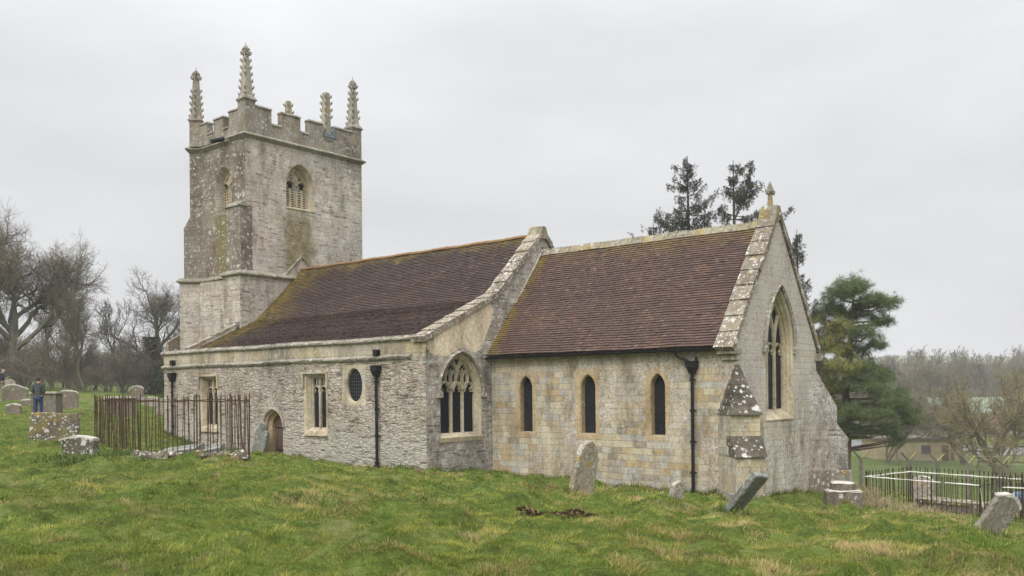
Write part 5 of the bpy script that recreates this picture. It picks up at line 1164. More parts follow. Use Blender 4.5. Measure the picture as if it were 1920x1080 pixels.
# ---------------------------------------------------------------- stepped octagonal base
p_ = G(1581, 950, 20); oc = empty('cross_base', p_, 'two tiered octagonal stone base with white lichened steps by the north east buttress', 'stone base')
def octa(mb, r0_, r1_, z0, z1, rot=.25):
    mb.rings([[(r0_*math.cos(rot+PI*i/4), r0_*math.sin(rot+PI*i/4), z0) for i in range(8)], [(r0_*math.cos(rot+PI*i/4), r0_*math.sin(rot+PI*i/4), z1-.04) for i in range(8)], [(r1_*math.cos(rot+PI*i/4), r1_*math.sin(rot+PI*i/4), z1) for i in range(8)]], True, True, True)
def jit(mb, a): mb.v = [(x+rnd.uniform(-a, a), y+rnd.uniform(-a, a), z+rnd.uniform(-a, a)*.6) for x, y, z in mb.v]
mb = MB(); octa(mb, .52, .50, -.35, .45); jit(mb, .03); mb.build('lower_step', M['g_dark'], oc)
mb = MB(); octa(mb, .36, .35, .44, .66); jit(mb, .025); mb.build('upper_step', M['g_dark'], oc)
mb = MB(); octa(mb, .50, .44, .43, .475, .25); jit(mb, .02); mb.build('lichen_crust', M['g_top'], oc)
mb = MB(); octa(mb, .34, .28, .62, .69, .25); jit(mb, .02); mb.build('lichen_crust', M['g_top'], oc)
# ---------------------------------------------------------------- people
def skinobj(name, joints, edges, mat, parent, root=0, sub=2):
    me = bpy.data.meshes.new(name); bm = bmesh.new(); sl_ = bm.verts.layers.skin.verify(); vs = []
    for i, (x, y, z, r) in enumerate(joints):
        v = bm.verts.new((x, y, z)); rx, ry = (r if isinstance(r, tuple) else (r, r)); v[sl_].radius = (rx, ry); v[sl_].use_root = (i == root); vs.append(v)
    for a, b in edges: bm.edges.new((vs[a], vs[b]))
    bm.to_mesh(me); bm.free(); me.materials.append(mat); o = bpy.data.objects.new(name, me); COL.objects.link(o)
    m = o.modifiers.new('skin', 'SKIN'); m.use_smooth_shade = True; s_ = o.modifiers.new('sub', 'SUBSURF'); s_.levels = sub; s_.render_levels = sub
    if parent is not None: o.parent = parent
    return o
M['skin'] = simple('skin', (.45,.27,.20), .6, var=.06); M['jk_grey'] = simple('grey_jacket', (.055,.062,.063), .85, var=.25, scale=5, bump=.3); M['jk_navy'] = simple('navy_jacket', (.014,.018,.032), .8, var=.2)
M['jeans'] = simple('blue_jeans', (.020,.045,.10), .9, var=.3, scale=12); M['hair_dark'] = simple('dark_hair', (.03,.025,.022), .8); M['hair_grey'] = simple('grey_hair', (.30,.29,.27), .8); M['shoe'] = simple('dark_shoes', (.02,.018,.016), .6); M['trs'] = simple('khaki_trousers', (.20,.17,.12), .9)
def person(base, rz, label, jk, tr, hair, bow=.06, arm='front', hgt=1.78):
    s = hgt/1.78; root = empty('person', base, label, 'person', rz=rz); root.scale = (s, s, s)
    # facing +y in local space
    def arms(sx):
        if arm == 'front': return [(sx*.20, -.01, 1.44), (sx*.27, -.03, 1.15), (sx*.13, .20, 1.08), (sx*.07, .27, 1.10)]
        return [(sx*.20, -.01, 1.44), (sx*.26, .0, 1.16), (sx*.22, .20, 1.18), (sx*.18, .30, 1.24)]
    J = [(0, 0, .96, (.15, .11)), (0, 0, 1.18, (.14, .10)), (0, -.01, 1.36, (.13, .08)), (0, .0, 1.52, .055), (0, bow*.6, 1.60, .075), (0, bow, 1.68, (.078, .092)), (0, bow, 1.745, (.06, .07))]; E_ = [(0, 1), (1, 2), (2, 3), (3, 4), (4, 5), (5, 6)]
    J.append((0, bow+.105, 1.655, .016)); E_.append((5, 7))
    for sx in (-1, 1):
        J.append((sx*.088, bow-.005, 1.665, .018)); E_.append((5, len(J)-1))
        A = arms(sx); b = len(J); rad = [.06, .046, .034, .03]; J += [(*p, r) for p, r in zip(A, rad)]; E_ += [(2, b), (b, b+1), (b+1, b+2), (b+2, b+3)]
        w = Vector(A[3]); d_ = (w-Vector(A[2])).normalized(); side_ = Vector((sx, 0, 0))
        pm = w+d_*.06; J.append((*pm, (.036, .018))); E_.append((b+3, len(J)-1)); pi = len(J)-1
        for q in range(4):
            o_ = pm+side_*((q-1.5)*.018)+d_*.045; e_ = o_+d_*(.035-.006*abs(q-1.2))+Vector((0, 0, -.022)); J.append((*o_, .0085)); J.append((*e_, .007)); E_ += [(pi, len(J)-2), (len(J)-2, len(J)-1)]
        th_ = w+d_*.03-side_*.03; J.append((*th_, .010)); J.append((*(th_+d_*.035), .008)); E_ += [(b+3, len(J)-2), (len(J)-2, len(J)-1)]
        b = len(J); J += [(sx*.10, 0, .88, .09), (sx*.115, .01, .50, .058), (sx*.125, -.02, .09, .04), (sx*.13, .10, .035, .036)]; E_ += [(0, b), (b, b+1), (b+1, b+2), (b+2, b+3)]
    body = skinobj('body', J, E_, M['skin'], root)
    J = [(0, 0, .84, (.185, .135)), (0, 0, 1.02, (.175, .13)), (0, -.01, 1.22, (.18, .125)), (0, -.015, 1.40, (.185, .125)), (0, -.01, 1.49, (.11, .10)), (0, .0, 1.56, (.078, .08))]; E_ = [(0, 1), (1, 2), (2, 3), (3, 4), (4, 5)]
    for sx in (-1, 1):
        A = arms(sx); b = len(J); J += [(*p, r) for p, r in zip(A[:3], (.095, .076, .06))]; E_ += [(3, b), (b, b+1), (b+1, b+2)]
    skinobj('jacket', J, E_, jk, root, 1)
    J = [(0, 0, .93, (.16, .12))]; E_ = []
    for sx in (-1, 1):
        b = len(J); J += [(sx*.095, 0, .84, .105), (sx*.115, .01, .50, .078), (sx*.128, -.015, .12, .066), (sx*.128, -.01, .06, .068)]; E_ += [(0, b), (b, b+1), (b+1, b+2), (b+2, b+3)]
    skinobj('trousers', J, E_, tr, root)
    for sx in (-1, 1): skinobj('shoe', [(sx*.13, -.04, .035, .045), (sx*.133, .08, .032, .048), (sx*.136, .17, .028, .036)], [(0, 1), (1, 2)], M['shoe'], root)
    skinobj('hair', [(0, bow-.055, 1.62, (.07, .05)), (0, bow-.045, 1.68, (.088, .075)), (0, bow-.02, 1.735, (.088, .095)), (0, bow+.01, 1.775, (.06, .07))], [(0, 1), (1, 2), (2, 3)], hair, root)
    return root
person(GD(72, 42.5), math.radians(39+8), 'man in grey jacket and blue jeans seen from behind beside a chest tomb', M['jk_grey'], M['jeans'], M['hair_dark'], .05, 'front', 1.8)
person(GD(4, 58), math.radians(39-62), 'grey haired visitor in navy jacket looking down at the left edge', M['jk_navy'], M['trs'], M['hair_grey'], .10, 'read', 1.74)
# ---------------------------------------------------------------- security fence
M['concrete'] = gstone('weathered_concrete', [(.14,.135,.112)], lichen=.4, lich_scale=2., lich_cols=((.08,.075,.06),(.22,.21,.17)), dark=.3, white=.1, wsc=9)
M['conc_lich'] = gstone('yellow_lichened_concrete', [(.25,.22,.09)], lichen=.4, lich_scale=2., lich_cols=((.18,.16,.08),(.42,.38,.2)), dark=.2, white=.1, wsc=9)
M['wire'] = simple('galvanised_wire', (.20,.20,.19), .5, .6)
posts = [(1560, 37.2, 858), (1613, 38, 859), (1703, 39, 862), (1756, 41, 864), (1814, 39.5, 868), (1878, 39, 869), (1950, 38.5, 872)]
tops = []
fence = empty('security_fence', GD(1756, 40), 'chain link fence on concrete posts with forked tops below the churchyard', 'fence'); c_o = fence.location.copy()
base_line = []
for px_p, d_p, yj in posts:
    b = PD(px_p, d_p, 0); b.z = T(b.x, b.y); j = AT(px_p, yj, d_p); mb = MB()
    mb.box(tuple(Vector((b.x-.055, b.y-.055, b.z-.3))-c_o), tuple(Vector((b.x+.055, b.y+.055, j.z))-c_o)); po = mb.build('post', M['concrete'], fence)
    for s_, mt in ((-1, M['concrete']), (1, M['conc_lich'])):
        mb = MB(); a = Vector((b.x, b.y, j.z-.03))-c_o; mb.tube([a, a+r0*(s_*.31)+Vector((0, 0, .33))], .045, 4); mb.build('arm', mt, po)
    tops.append((b, j.z)); base_line.append(b)
mb = MB(); W_ = .0045
for (b0, z0), (b1, z1) in zip(tops, tops[1:]):
    L = (b1-b0).length; n = int(L/.11)
    for k in range(-14, n+1):
        for s_ in (1, -1):
            # diagonal wire clipped to the panel
            h_ = 1.75; x0 = k*.11 if s_ > 0 else k*.11+h_; x1 = x0+s_*h_
            t0 = 0.; t1 = 1.
            for (xa, xb) in ((x0, x1),):
                lo_, hi_ = 0, L
                if xb != xa:
                    ta, tb = (lo_-xa)/(xb-xa), (hi_-xa)/(xb-xa)
                    if ta > tb: ta, tb = tb, ta
                    t0, t1 = max(t0, ta), min(t1, tb)
            if t1-t0 < .03: continue
            def Q(t):
                x = x0+(x1-x0)*t; f = x/L; q = b0.lerp(b1, f); zt_ = z0+(z1-z0)*f; return Vector((q.x, q.y, zt_-h_*(1-t)-.02))-c_o
            mb.tube([Q(t0), Q(t1)], W_, 3, False)
mb.build('chain_link_mesh', M['wire'], fence)
for dz in (-.03, .16, .30):
    mb = MB(); mb.tube([Vector((b.x, b.y, z+dz))-c_o-r0*(.0 if dz < 0 else dz*.9) for b, z in tops], .006, 4); mb.build('strand', M['wire'], fence)
# ---------------------------------------------------------------- bare trees
def barkmat(name, c, g=None, gs=.4):
    t = NT(name); P = t.obj(); n = t.noise(t.vmath('MULTIPLY', P, (1, 1, .3)), 6, 5, .7); oi = t.n('ShaderNodeObjectInfo')
    cc = t.mix(1., c, t.ramp(n, [(.3, (.55,)*3), (.7, (1.5,)*3)]), 'MULTIPLY')
    if g: cc = t.mix(t.mr(t.noise(P, 1.2, 4), .42, .62, 0, gs), cc, g)
    cc = t.mix(1., cc, t.ramp(oi.outputs['Random'], [(0, (.8,.82,.85)), (.5, (1,1,1)), (1, (1.2,1.12,1.0))]), 'MULTIPLY')
    return t.col(cc)
M['bark'] = barkmat('grey_brown_bark', (.085,.076,.058), (.10,.105,.055), .6)
M['twig'] = barkmat('fine_twigs', (.14,.12,.092), (.13,.125,.065), .5)
M['bark_y'] = barkmat('lichened_bark', (.085,.075,.055), (.16,.15,.065), .8)
M['twig_y'] = barkmat('lichened_twigs', (.135,.115,.075), (.20,.185,.075), .7)
M['bramble'] = barkmat('thicket_stems', (.135,.112,.088), (.155,.135,.10), .4)
M['ivy'] = tinted('ivy_leaves', .6, trans=.1); M['needles'] = tinted('conifer_needles', .8, trans=.15, spec=.08)
def wander(r_, d, a): return (d+Vector((r_.gauss(0, a), r_.gauss(0, a), r_.gauss(0, a)))).normalized()
def bare_tree(seed, Ht, R0, limbs=4, clear=.22, spread=.75, lv=4, kids=(6, 6, 6), up=.16, tr=.0075, stems=1, twn=4):
    r_ = random.Random(seed); A = MB(); B = MB()
    def grow(p, d, L, rad, level, r_end):
        n = 6 if level < 2 else (4 if level < 3 else 3); pts = [p.copy()]; rads = [rad]; q = p.copy(); dd = d.copy()
        for k in range(n):
            dd = wander(r_, dd, .16+.05*level); dd = (dd+Vector((0, 0, up*(.6 if level < 2 else 1.0)))).normalized(); q = q+dd*(L/n); pts.append(q.copy()); rads.append(rad+(r_end-rad)*(k+1)/n)
        (A if level < 3 else B).tube(pts, rads, 7 if level == 0 else (5 if level == 1 else 3), False)
        if level >= lv: return
        nk = kids[min(level-1, len(kids)-1)] if level > 0 else limbs
        for i in range(nk):
            f = r_.uniform(.25, 1.) if level > 0 else r_.uniform(clear/.45 if False else .55, 1.)
            if i == 0: f = 1.
            x = f*n; a = int(min(x, n-1e-3)); s = x-a; c = pts[a].lerp(pts[min(a+1, n)], s); t = (pts[min(a+1, n)]-pts[a]).normalized(); rd = rads[a]
            sd = t.orthogonal().normalized(); sd.rotate(Matrix.Rotation(r_.uniform(0, 2*PI), 3, t)); ang = r_.uniform(.35, spread) if i else r_.uniform(.05, .3)
            nd = (t*math.cos(ang)+sd*math.sin(ang)).normalized()
            ll = {0: Ht*.40, 1: Ht*.20, 2: Ht*.115, 3: Ht*.062, 4: Ht*.04}[level]*r_.uniform(.65, 1.2)*(1.1-.35*f if level > 0 else 1)
            rr0 = min(rd*.75, {0: R0*.55, 1: R0*.24, 2: R0*.10, 3: tr*1.5, 4: tr}[level])
            grow(c, nd, ll, rr0, level+1, {0: R0*.2, 1: R0*.09, 2: tr*1.5, 3: tr, 4: tr*.6}[level])
    for s_ in range(stems):
        a = r_.uniform(0, 2*PI); e = 0 if stems == 1 else .35
        d0 = Vector((math.cos(a)*e+r_.gauss(0, .05), math.sin(a)*e+r_.gauss(0, .05), 1)).normalized()
        grow(Vector((math.cos(a)*e*.5, math.sin(a)*e*.5, -.3)), d0, Ht*clear+.3+Ht*.14, R0*(1 if stems == 1 else .6), 0, R0*.62 if stems == 1 else R0*.4)
    return A, B
protos = {}
def tree_proto(key, mats, **k):
    A, B = bare_tree(**k); protos[key] = (A, B, mats, k['Ht']); protos[key+'_used'] = None
def place_tree(key, base, s, rz, label, group=None, name='bare_tree', sz=None, tilt=0):
    root = empty(name, base, label, 'tree', group, rz=rz); root.scale = (s, s, sz or s); root.rotation_euler.x = tilt
    u = protos[key+'_used']
    if u is None:
        A, B, mats, h = protos[key]; a = A.build('trunk', mats[0], root); b = B.build('crown', mats[1], root); protos[key+'_used'] = (a, b)
    else:
        for c in u: q = c.copy(); q.parent = root; COL.objects.link(q)
    return root
tree_proto('a', (M['bark'], M['twig']), seed=3, Ht=15, R0=.36, limbs=9, clear=.20, spread=1.0, kids=(10, 9, 8, 4), lv=5, up=.09, tr=.007)
tree_proto('b', (M['bark'], M['twig']), seed=14, Ht=11, R0=.30, limbs=7, clear=.14, spread=1.05, kids=(7, 7, 6, 4), lv=5, up=.08, tr=.007)
tree_proto('c', (M['bark_y'], M['twig_y']), seed=21, Ht=13, R0=.34, limbs=8, clear=.10, spread=1.0, up=.08, kids=(8, 7, 7), lv=4, tr=.012)
tree_proto('d', (M['bark_y'], M['twig_y']), seed=33, Ht=12, R0=.26, limbs=6, clear=.10, spread=.9, up=.10, kids=(7, 6, 7), lv=4, stems=3, tr=.012)
tree_proto('e', (M['bark_y'], M['twig_y']), seed=41, Ht=16, R0=.30, limbs=6, clear=.2, spread=.7, kids=(7, 6, 6), lv=4, tr=.025)
tree_proto('f', (M['bark'], M['twig']), seed=52, Ht=15, R0=.28, limbs=5, clear=.22, spread=.65, kids=(7, 6, 6), lv=4, tr=.025)
tree_proto('s', (M['bramble'], M['bramble']), seed=61, Ht=6, R0=.06, limbs=4, clear=.12, spread=.85, kids=(6, 6, 4), lv=3, stems=7, tr=.008, up=.10)
tree_proto('p', (M['bark'], M['twig']), seed=66, Ht=9, R0=.13, limbs=6, clear=.3, spread=.6, kids=(6, 5, 5), lv=4, tr=.010, up=.25)
def TB_(px, d): return GD(px, d)
place_tree('a', GD(40, 72), 1.12, 1.0, 'largest bare tree with thick dark trunk and wide limbs at far left')
iv = place_tree('b', GD(283, 76), 1.04, 2.2, 'bare tree with ivy wrapped trunk and spreading crown left of the tower')
place_tree('a', GD(-75, 84), .95, 3.3, 'bare tree at the left edge with only its right limbs in the frame')
place_tree('b', GD(150, 92), .85, 4.5, 'middling bare tree behind the gap between the two larger ones')
place_tree('p', GD(158, 70), .85, 0.6, 'slender pale stemmed bare tree in front of the thicket')
place_tree('p', GD(232, 82), .9, 1.6, 'thin bare tree rising from the thicket left of the ivy wrapped tree')
place_tree('p', GD(98, 86), 1.0, 2.6, 'thin bare tree rising from the thicket right of the largest tree')
rs = random.Random(5)
for k in range(44):
    px_t = -60+k*10.0+rs.uniform(-14, 14); dpt = rs.uniform(68, 100)
    if px_t > 330: dpt = rs.uniform(80, 98)
    place_tree('s', GD(px_t, dpt), rs.uniform(.45, 1.15)*(.9 if dpt < 80 else 1.1), rs.uniform(0, 6), 'brown leafless shrub in the dense thicket along the churchyard edge', 'shrubs of the thicket at left', 'bare_shrub')
for k in range(34):
    px_t = -80+k*13.5+rs.uniform(-10, 10); dpt = rs.uniform(96, 128)
    place_tree(rs.choice('fpb'), GD(px_t, dpt), rs.uniform(.32, .52), rs.uniform(0, 6), 'bare woodland tree behind the thicket at left', 'woodland trees behind the thicket')
# ivy on the trunk and low branches of the second tree
def leafmesh(name, pts, size, col, parent, rng, k=1, flat=.5, mat='ivy', loc=None):
    P = np.array(pts); n = len(P); a = rng.normal(size=(n, 3)); a /= np.linalg.norm(a, axis=1)[:, None]; b = np.cross(a, rng.normal(size=(n, 3))); b /= np.linalg.norm(b, axis=1)[:, None]
    s = size*rng.uniform(.6, 1.3, (n, 1)); V = np.stack([P-a*s*.5, P+b*s*.4, P+a*s*.6, P-b*s*.4], 1).reshape(-1, 3)
    F = (np.arange(n)*4)[:, None]+np.array([[0, 1, 2, 3]]); c = np.array(col)[None]*rng.uniform(.6, 1.5, (n, 1)); C = np.repeat(c, 4, 0)
    return np_mesh(name, V, F, M[mat], C, parent, loc=loc)
rg = np.random.default_rng(4); pts = []
for k in range(5200):
    h = rg.random()**.8*4.6; a = rg.uniform(0, 2*PI); r = rg.normal(.55+.35*math.sin(h*1.3+1), .18)*(1.1-.09*h); pts.append((math.cos(a)*r+.1*h*.3, math.sin(a)*r, h))
leafmesh('ivy', pts, .14, (.028,.045,.016), iv, rg)
pts = [(rg.normal(0, .35), rg.normal(0, .35), rg.random()*2.2) for _ in range(500)]
# ivy bush by the church corner
bush = empty('ivy_bush', GD(318, 66), 'dark evergreen bush in the thicket touching the aisle corner', 'bush'); bush.scale = (.7, .7, .75)
pts = []
for k in range(5200):
    v = rg.normal(size=3); v /= np.linalg.norm(v); q = v*np.array([1.5, 1.2, 1.9])*(rg.random()**.35)*(1+.25*math.sin(v[0]*6+v[2]*5)); pts.append((q[0], q[1], q[2]+1.6))
pts = [p for p in pts if p[2] > -.1]
leafmesh('foliage', pts, .13, (.035,.052,.020), bush, rg)
# ---------------------------------------------------------------- right-hand trees
place_tree('c', GD(1877, 78), 1.0, .4, 'large lichened bare tree with thick trunk beyond the fence at right')
place_tree('d', GD(1805, 112), 1.05, 1.4, 'several stemmed lichened bare tree just right of the tan hut')
place_tree('d', GD(1655, 112), .95, 3.4, 'slender stemmed bare tree in front of the left end of the tan hut')
place_tree('c', GD(1728, 165), .85, 2.4, 'round crowned bare tree behind the tan hut')
place_tree('c', GD(1960, 96), 1.1, 5.0, 'bare tree at the right edge leaning limbs into the frame')
place_tree('p', GD(1683, 108), .75, 5.5, 'thin pale trunked sapling before the tan hut beside its dark window')
place_tree('e', GD(1700, 205), 1.05, 4.4, 'tall hazy bare tree with domed crown behind the pine')
for k in range(80):
    px_t = 1560+(k % 27)*16+rs.uniform(-12, 12); row = k//27; dpt = (240, 300, 370)[min(row, 2)]+rs.uniform(-25, 25)
    place_tree(rs.choice('ef'), GD(px_t, dpt), rs.uniform(1.0, 1.3)*(1.0 if row < 2 else 1.2), rs.uniform(0, 6), 'bare tree in the hazy wood across the valley', 'trees of the hazy wood across the valley')
for k in range(12):
    px_t = 1570+(rs.uniform(0, 170) if k < 8 else rs.uniform(255, 275)); place_tree(rs.choice('cd'), GD(px_t, rs.uniform(172, 225)), rs.uniform(.6, .95), rs.uniform(0, 6), 'bare yellowish tree among the buildings of the valley', 'bare trees among the valley buildings')
for k in range(16):    # beyond the church, hidden from here but there from a step aside
    px_t = 480+k*62+rs.uniform(-15, 15); place_tree(rs.choice('bf'), GD(px_t, rs.uniform(100, 140)), rs.uniform(.45, .6), rs.uniform(0, 6), 'bare tree in the field behind the church', 'bare trees behind the church')
# ---------------------------------------------------------------- pine
M['pine_bark'] = barkmat('pine_bark', (.11,.075,.055)); M['dark_bark'] = barkmat('dark_conifer_bark', (.06,.05,.045))
def needle_clumps(C, size, cols, rng, per=16, updir=.25, name='foliage', parent=None, thick=.012):
    C = np.array(C); n = len(C); Pm = np.repeat(C, per, 0); m = len(Pm); d = rng.normal(size=(m, 3)); d[:, 2] += updir; d /= np.linalg.norm(d, axis=1)[:, None]
    w = np.cross(d, rng.normal(size=(m, 3))); w /= np.linalg.norm(w, axis=1)[:, None]; L = size*rng.uniform(.6, 1.2, (m, 1)); st = Pm+d*L*.1
    V = np.stack([st-w*thick, st+w*thick, st+d*L], 1).reshape(-1, 3); F = (np.arange(m)*3)[:, None]+np.array([[0, 1, 2]])
    c = np.repeat(np.array(cols), per, 0)*rng.uniform(.7, 1.35, (m, 1)); return np_mesh(name, V, F, M['needles'], np.repeat(c, 3, 0), parent)
DP = 56.; pb = GD(1592, DP); pine = empty('pine_tree', pb, 'broad dark green pine with layered limbs behind the north east buttress', 'tree')
pads = [(1664,566,20,7),(1652,596,22,9),(1688,748,24,10),(1604,545,22,10),(1646,556,20,7),(1600,530,26,13),(1578,550,28,14),(1632,560,24,10),(1656,577,22,8),(1556,578,28,15),(1602,588,30,13),(1572,612,32,14),(1622,622,28,11),(1556,642,28,16),(1600,655,32,14),(1642,642,20,9),(1628,683,30,13),(1580,690,36,16),(1550,722,30,16),(1612,722,36,14),(1655,702,22,9),(1668,737,32,12),(1692,765,30,12),(1640,770,36,14),(1596,772,34,15),(1566,762,26,14),(1704,790,18,8),(1662,802,24,9),(1612,806,26,10),(1575,800,20,10),(1682,830,12,6),(1540,690,22,14),(1530,640,18,14),(1535,760,22,14),(1530,600,14,10)]
def LP(px, py, d): return AT(px, py, d)-pb
tk = MB(); tp = [LP(1585, 905, DP), LP(1588, 820, DP), LP(1586, 740, DP), LP(1594, 660, DP), LP(1598, 590, DP), LP(1602, 528, DP)]; tk.tube(tp, [.34, .28, .23, .17, .11, .03], 8)
fc, fcol = [], []; rp = random.Random(8)
def on_trunk(z):
    for a, b in zip(tp, tp[1:]):
        if a.z <= z <= b.z: return a.lerp(b, (z-a.z)/(b.z-a.z))
    return tp[0] if z < tp[0].z else tp[-1]
k_px = DP/FPX
for (px_p, py_p, rx, ry) in pads:
    for layer in range(3):
        dd_ = DP+rp.uniform(-1.9, 1.9)*(rx/26); c = LP(px_p+rp.uniform(-10, 10), py_p+rp.uniform(-8, 8), dd_); s = on_trunk(max(c.z-.15-abs((c-on_trunk(c.z)).length)*.10, 1.9))
        m_ = s.lerp(c, .55)+Vector((0, 0, -.12+rp.uniform(-.1, .1)*1.5)); tk.tube([s, s.lerp(m_, .5)+Vector((rp.gauss(0, .05), rp.gauss(0, .05), .03)), m_, m_.lerp(c, .6), c], [.075, .065, .05, .03, .012], 5)
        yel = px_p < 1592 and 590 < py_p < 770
        nsub = int(rx*ry*.21)
        for q in range(nsub):
            a = rp.uniform(0, 2*PI); rr_ = math.sqrt(rp.random()); o = r0*(math.cos(a)*rr_*rx*k_px)+f_*(math.sin(a)*rr_*rx*k_px*.9)+Vector((0, 0, ry*k_px*(rp.gauss(0, .75)*(1.2-rr_)+.4*math.sin(a*3+px_p)-.35*rr_)))
            e = c+o; fc.append(e)
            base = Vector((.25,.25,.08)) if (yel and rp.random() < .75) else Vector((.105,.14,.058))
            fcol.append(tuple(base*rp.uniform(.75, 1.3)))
            if q % 9 == 0: tk.tube([c, c.lerp(e, .5)+Vector((0, 0, -.05)), e], [.022, .015, .006], 3, False)
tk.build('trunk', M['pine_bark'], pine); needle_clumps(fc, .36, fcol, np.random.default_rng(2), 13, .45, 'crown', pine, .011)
# ---------------------------------------------------------------- drooping conifers behind the chancel
def conifer(label, px, d, ytop, seed, halfw, gaps=.25, lead=None, asym=0., z0f=.35):
    b = GD(px, d); top = AT(px, ytop, d).z-b.z; r_ = random.Random(seed); root = empty('conifer_tree', b, label, 'tree'); tk = MB(); tk.tube([(0, 0, -.3), (.1, 0, top*.5), (0, .05, top*.8), (0, 0, top)], [.26, .17, .08, .015], 7)
    C, cols, D = [], [], []
    h = top*z0f
    def bough(s, a, L, up_):
        dr = Vector((math.cos(a), math.sin(a), up_)); pts = []
        for k in range(7):
            f = k/6; pts.append(s+dr*L*f+Vector((0, 0, -.10*L*math.sin(f*2.6)+.18*L*f*f)))
        tk.tube(pts, [.035, .03, .024, .019, .014, .009, .004], 4, False)
        n = int(L*8)+3
        for i in range(n):
            f = r_.uniform(.22, 1.) ; x = f*6; j = int(min(x, 5.99)); p = pts[j].lerp(pts[j+1], x-j); side = Vector((-dr.y, dr.x, 0))*r_.gauss(0, .10*L*(1.05-f)+.05); p = p+side
            for q in range(r_.randint(3, 6)):
                C.append(p+Vector((r_.gauss(0, .07), r_.gauss(0, .07), -q*.075))); v = r_.uniform(.7, 1.4); cols.append((.078*v, .080*v, .056*v))
    while h < top-.25:
        f = h/top
        if r_.random() > gaps:
            for q in range(r_.randint(2, 3)):
                a = r_.uniform(0, 2*PI); side = math.cos(a)*r0.x+math.sin(a)*r0.y; L = halfw(f)*r_.uniform(.55, 1.15)*(1+asym*side); bough(Vector((0, 0, h)), a, max(L, .15), r_.uniform(.05, .45))
        h += .17+.08*r_.random()
    if lead:
        for (lp, ly, hb) in lead:
            s = Vector((0, 0, top*hb)); e = AT(lp, ly, d)-b; m_ = s.lerp(e, .45)+Vector((r0.x, r0.y, 0))*.25; tk.tube([s, m_, e], [.06, .04, .01], 5)
            for q in range(16): f = .25+.75*q/15; p = m_.lerp(e, (f-.45)/.55) if f > .45 else s.lerp(m_, f/.45); bough(p, r_.uniform(0, 6.28), .9*(1.15-f), .3)
    tk.build('trunk', M['dark_bark'], root); needle_clumps(C, .125, cols, np.random.default_rng(seed), 9, -.55, 'crown', root, .013); return root
conifer('left of the two dark drooping conifers above the chancel ridge', 1293, 52, 292, 4, lambda f: 9.2*(1.02-f)**1.0+.1, .18)
conifer('right dark drooping conifer with bare leader just left of the gable finial', 1379, 50, 300, 9, lambda f: min(.15+8.5*(1.0-f), 2.1), .30, [(1408, 304, .80)], .45)
conifer('dark drooping conifer showing just right of the chancel gable', 1497, 54, 430, 17, lambda f: min(4.2*(1.0-f)+.1, 1.5), .12)
conifer('small spindly conifer tip above the left part of the chancel ridge', 1228, 55, 416, 23, lambda f: 5*(1.0-f)+.1, .3)
# ---------------------------------------------------------------- road and buildings of the valley
M['asphalt'] = simple('worn_asphalt', (.15,.145,.147), .9, var=.12, scale=.2, obj=False)
mb = MB(); c1 = [(1380, 142, 170), (1500, 141, 170), (1590, 139, 168), (1640, 138, 166), (1700, 136, 162), (1760, 134, 158), (1820, 131, 152), (1880, 128, 147), (1940, 126, 143), (2060, 124, 140)]
rows = []
for px_r, da, db in c1:
    row = []
    for k in range(7): q = GD(px_r, da+(db-da)*k/6); row.append((q.x, q.y, q.z+.06))
    rows.append(row)
mb.rings(rows, False); o = mb.build('road', M['asphalt']); o['kind'] = 'structure'
M['tanwall'] = simple('tan_rendered_wall', (.36,.30,.185), .9, var=.18, scale=.8); M['hutroof'] = simple('hut_roof', (.15,.125,.10), .9, var=.3, scale=2)
M['block'] = simple('grey_blockwork', (.25,.235,.21), .9, var=.25, scale=.8); M['brick_d'] = simple('patched_brick', (.27,.175,.145), .9, var=.35, scale=.7); M['groof'] = simple('pale_green_sheet_roof', (.17,.215,.155), .6, var=.18, scale=.6)
M['shutter'] = simple('purple_brown_shutter', (.12,.085,.085), .8); M['wdoor'] = simple('brown_door', (.14,.085,.05), .8); M['darkwin'] = simple('unlit_window_black', (.02,.02,.02), .6); M['pale'] = simple('pale_render', (.42,.40,.35), .9, var=.2, scale=.8)  # darkwin: solid panes coloured near-black for the shade of unlit rooms
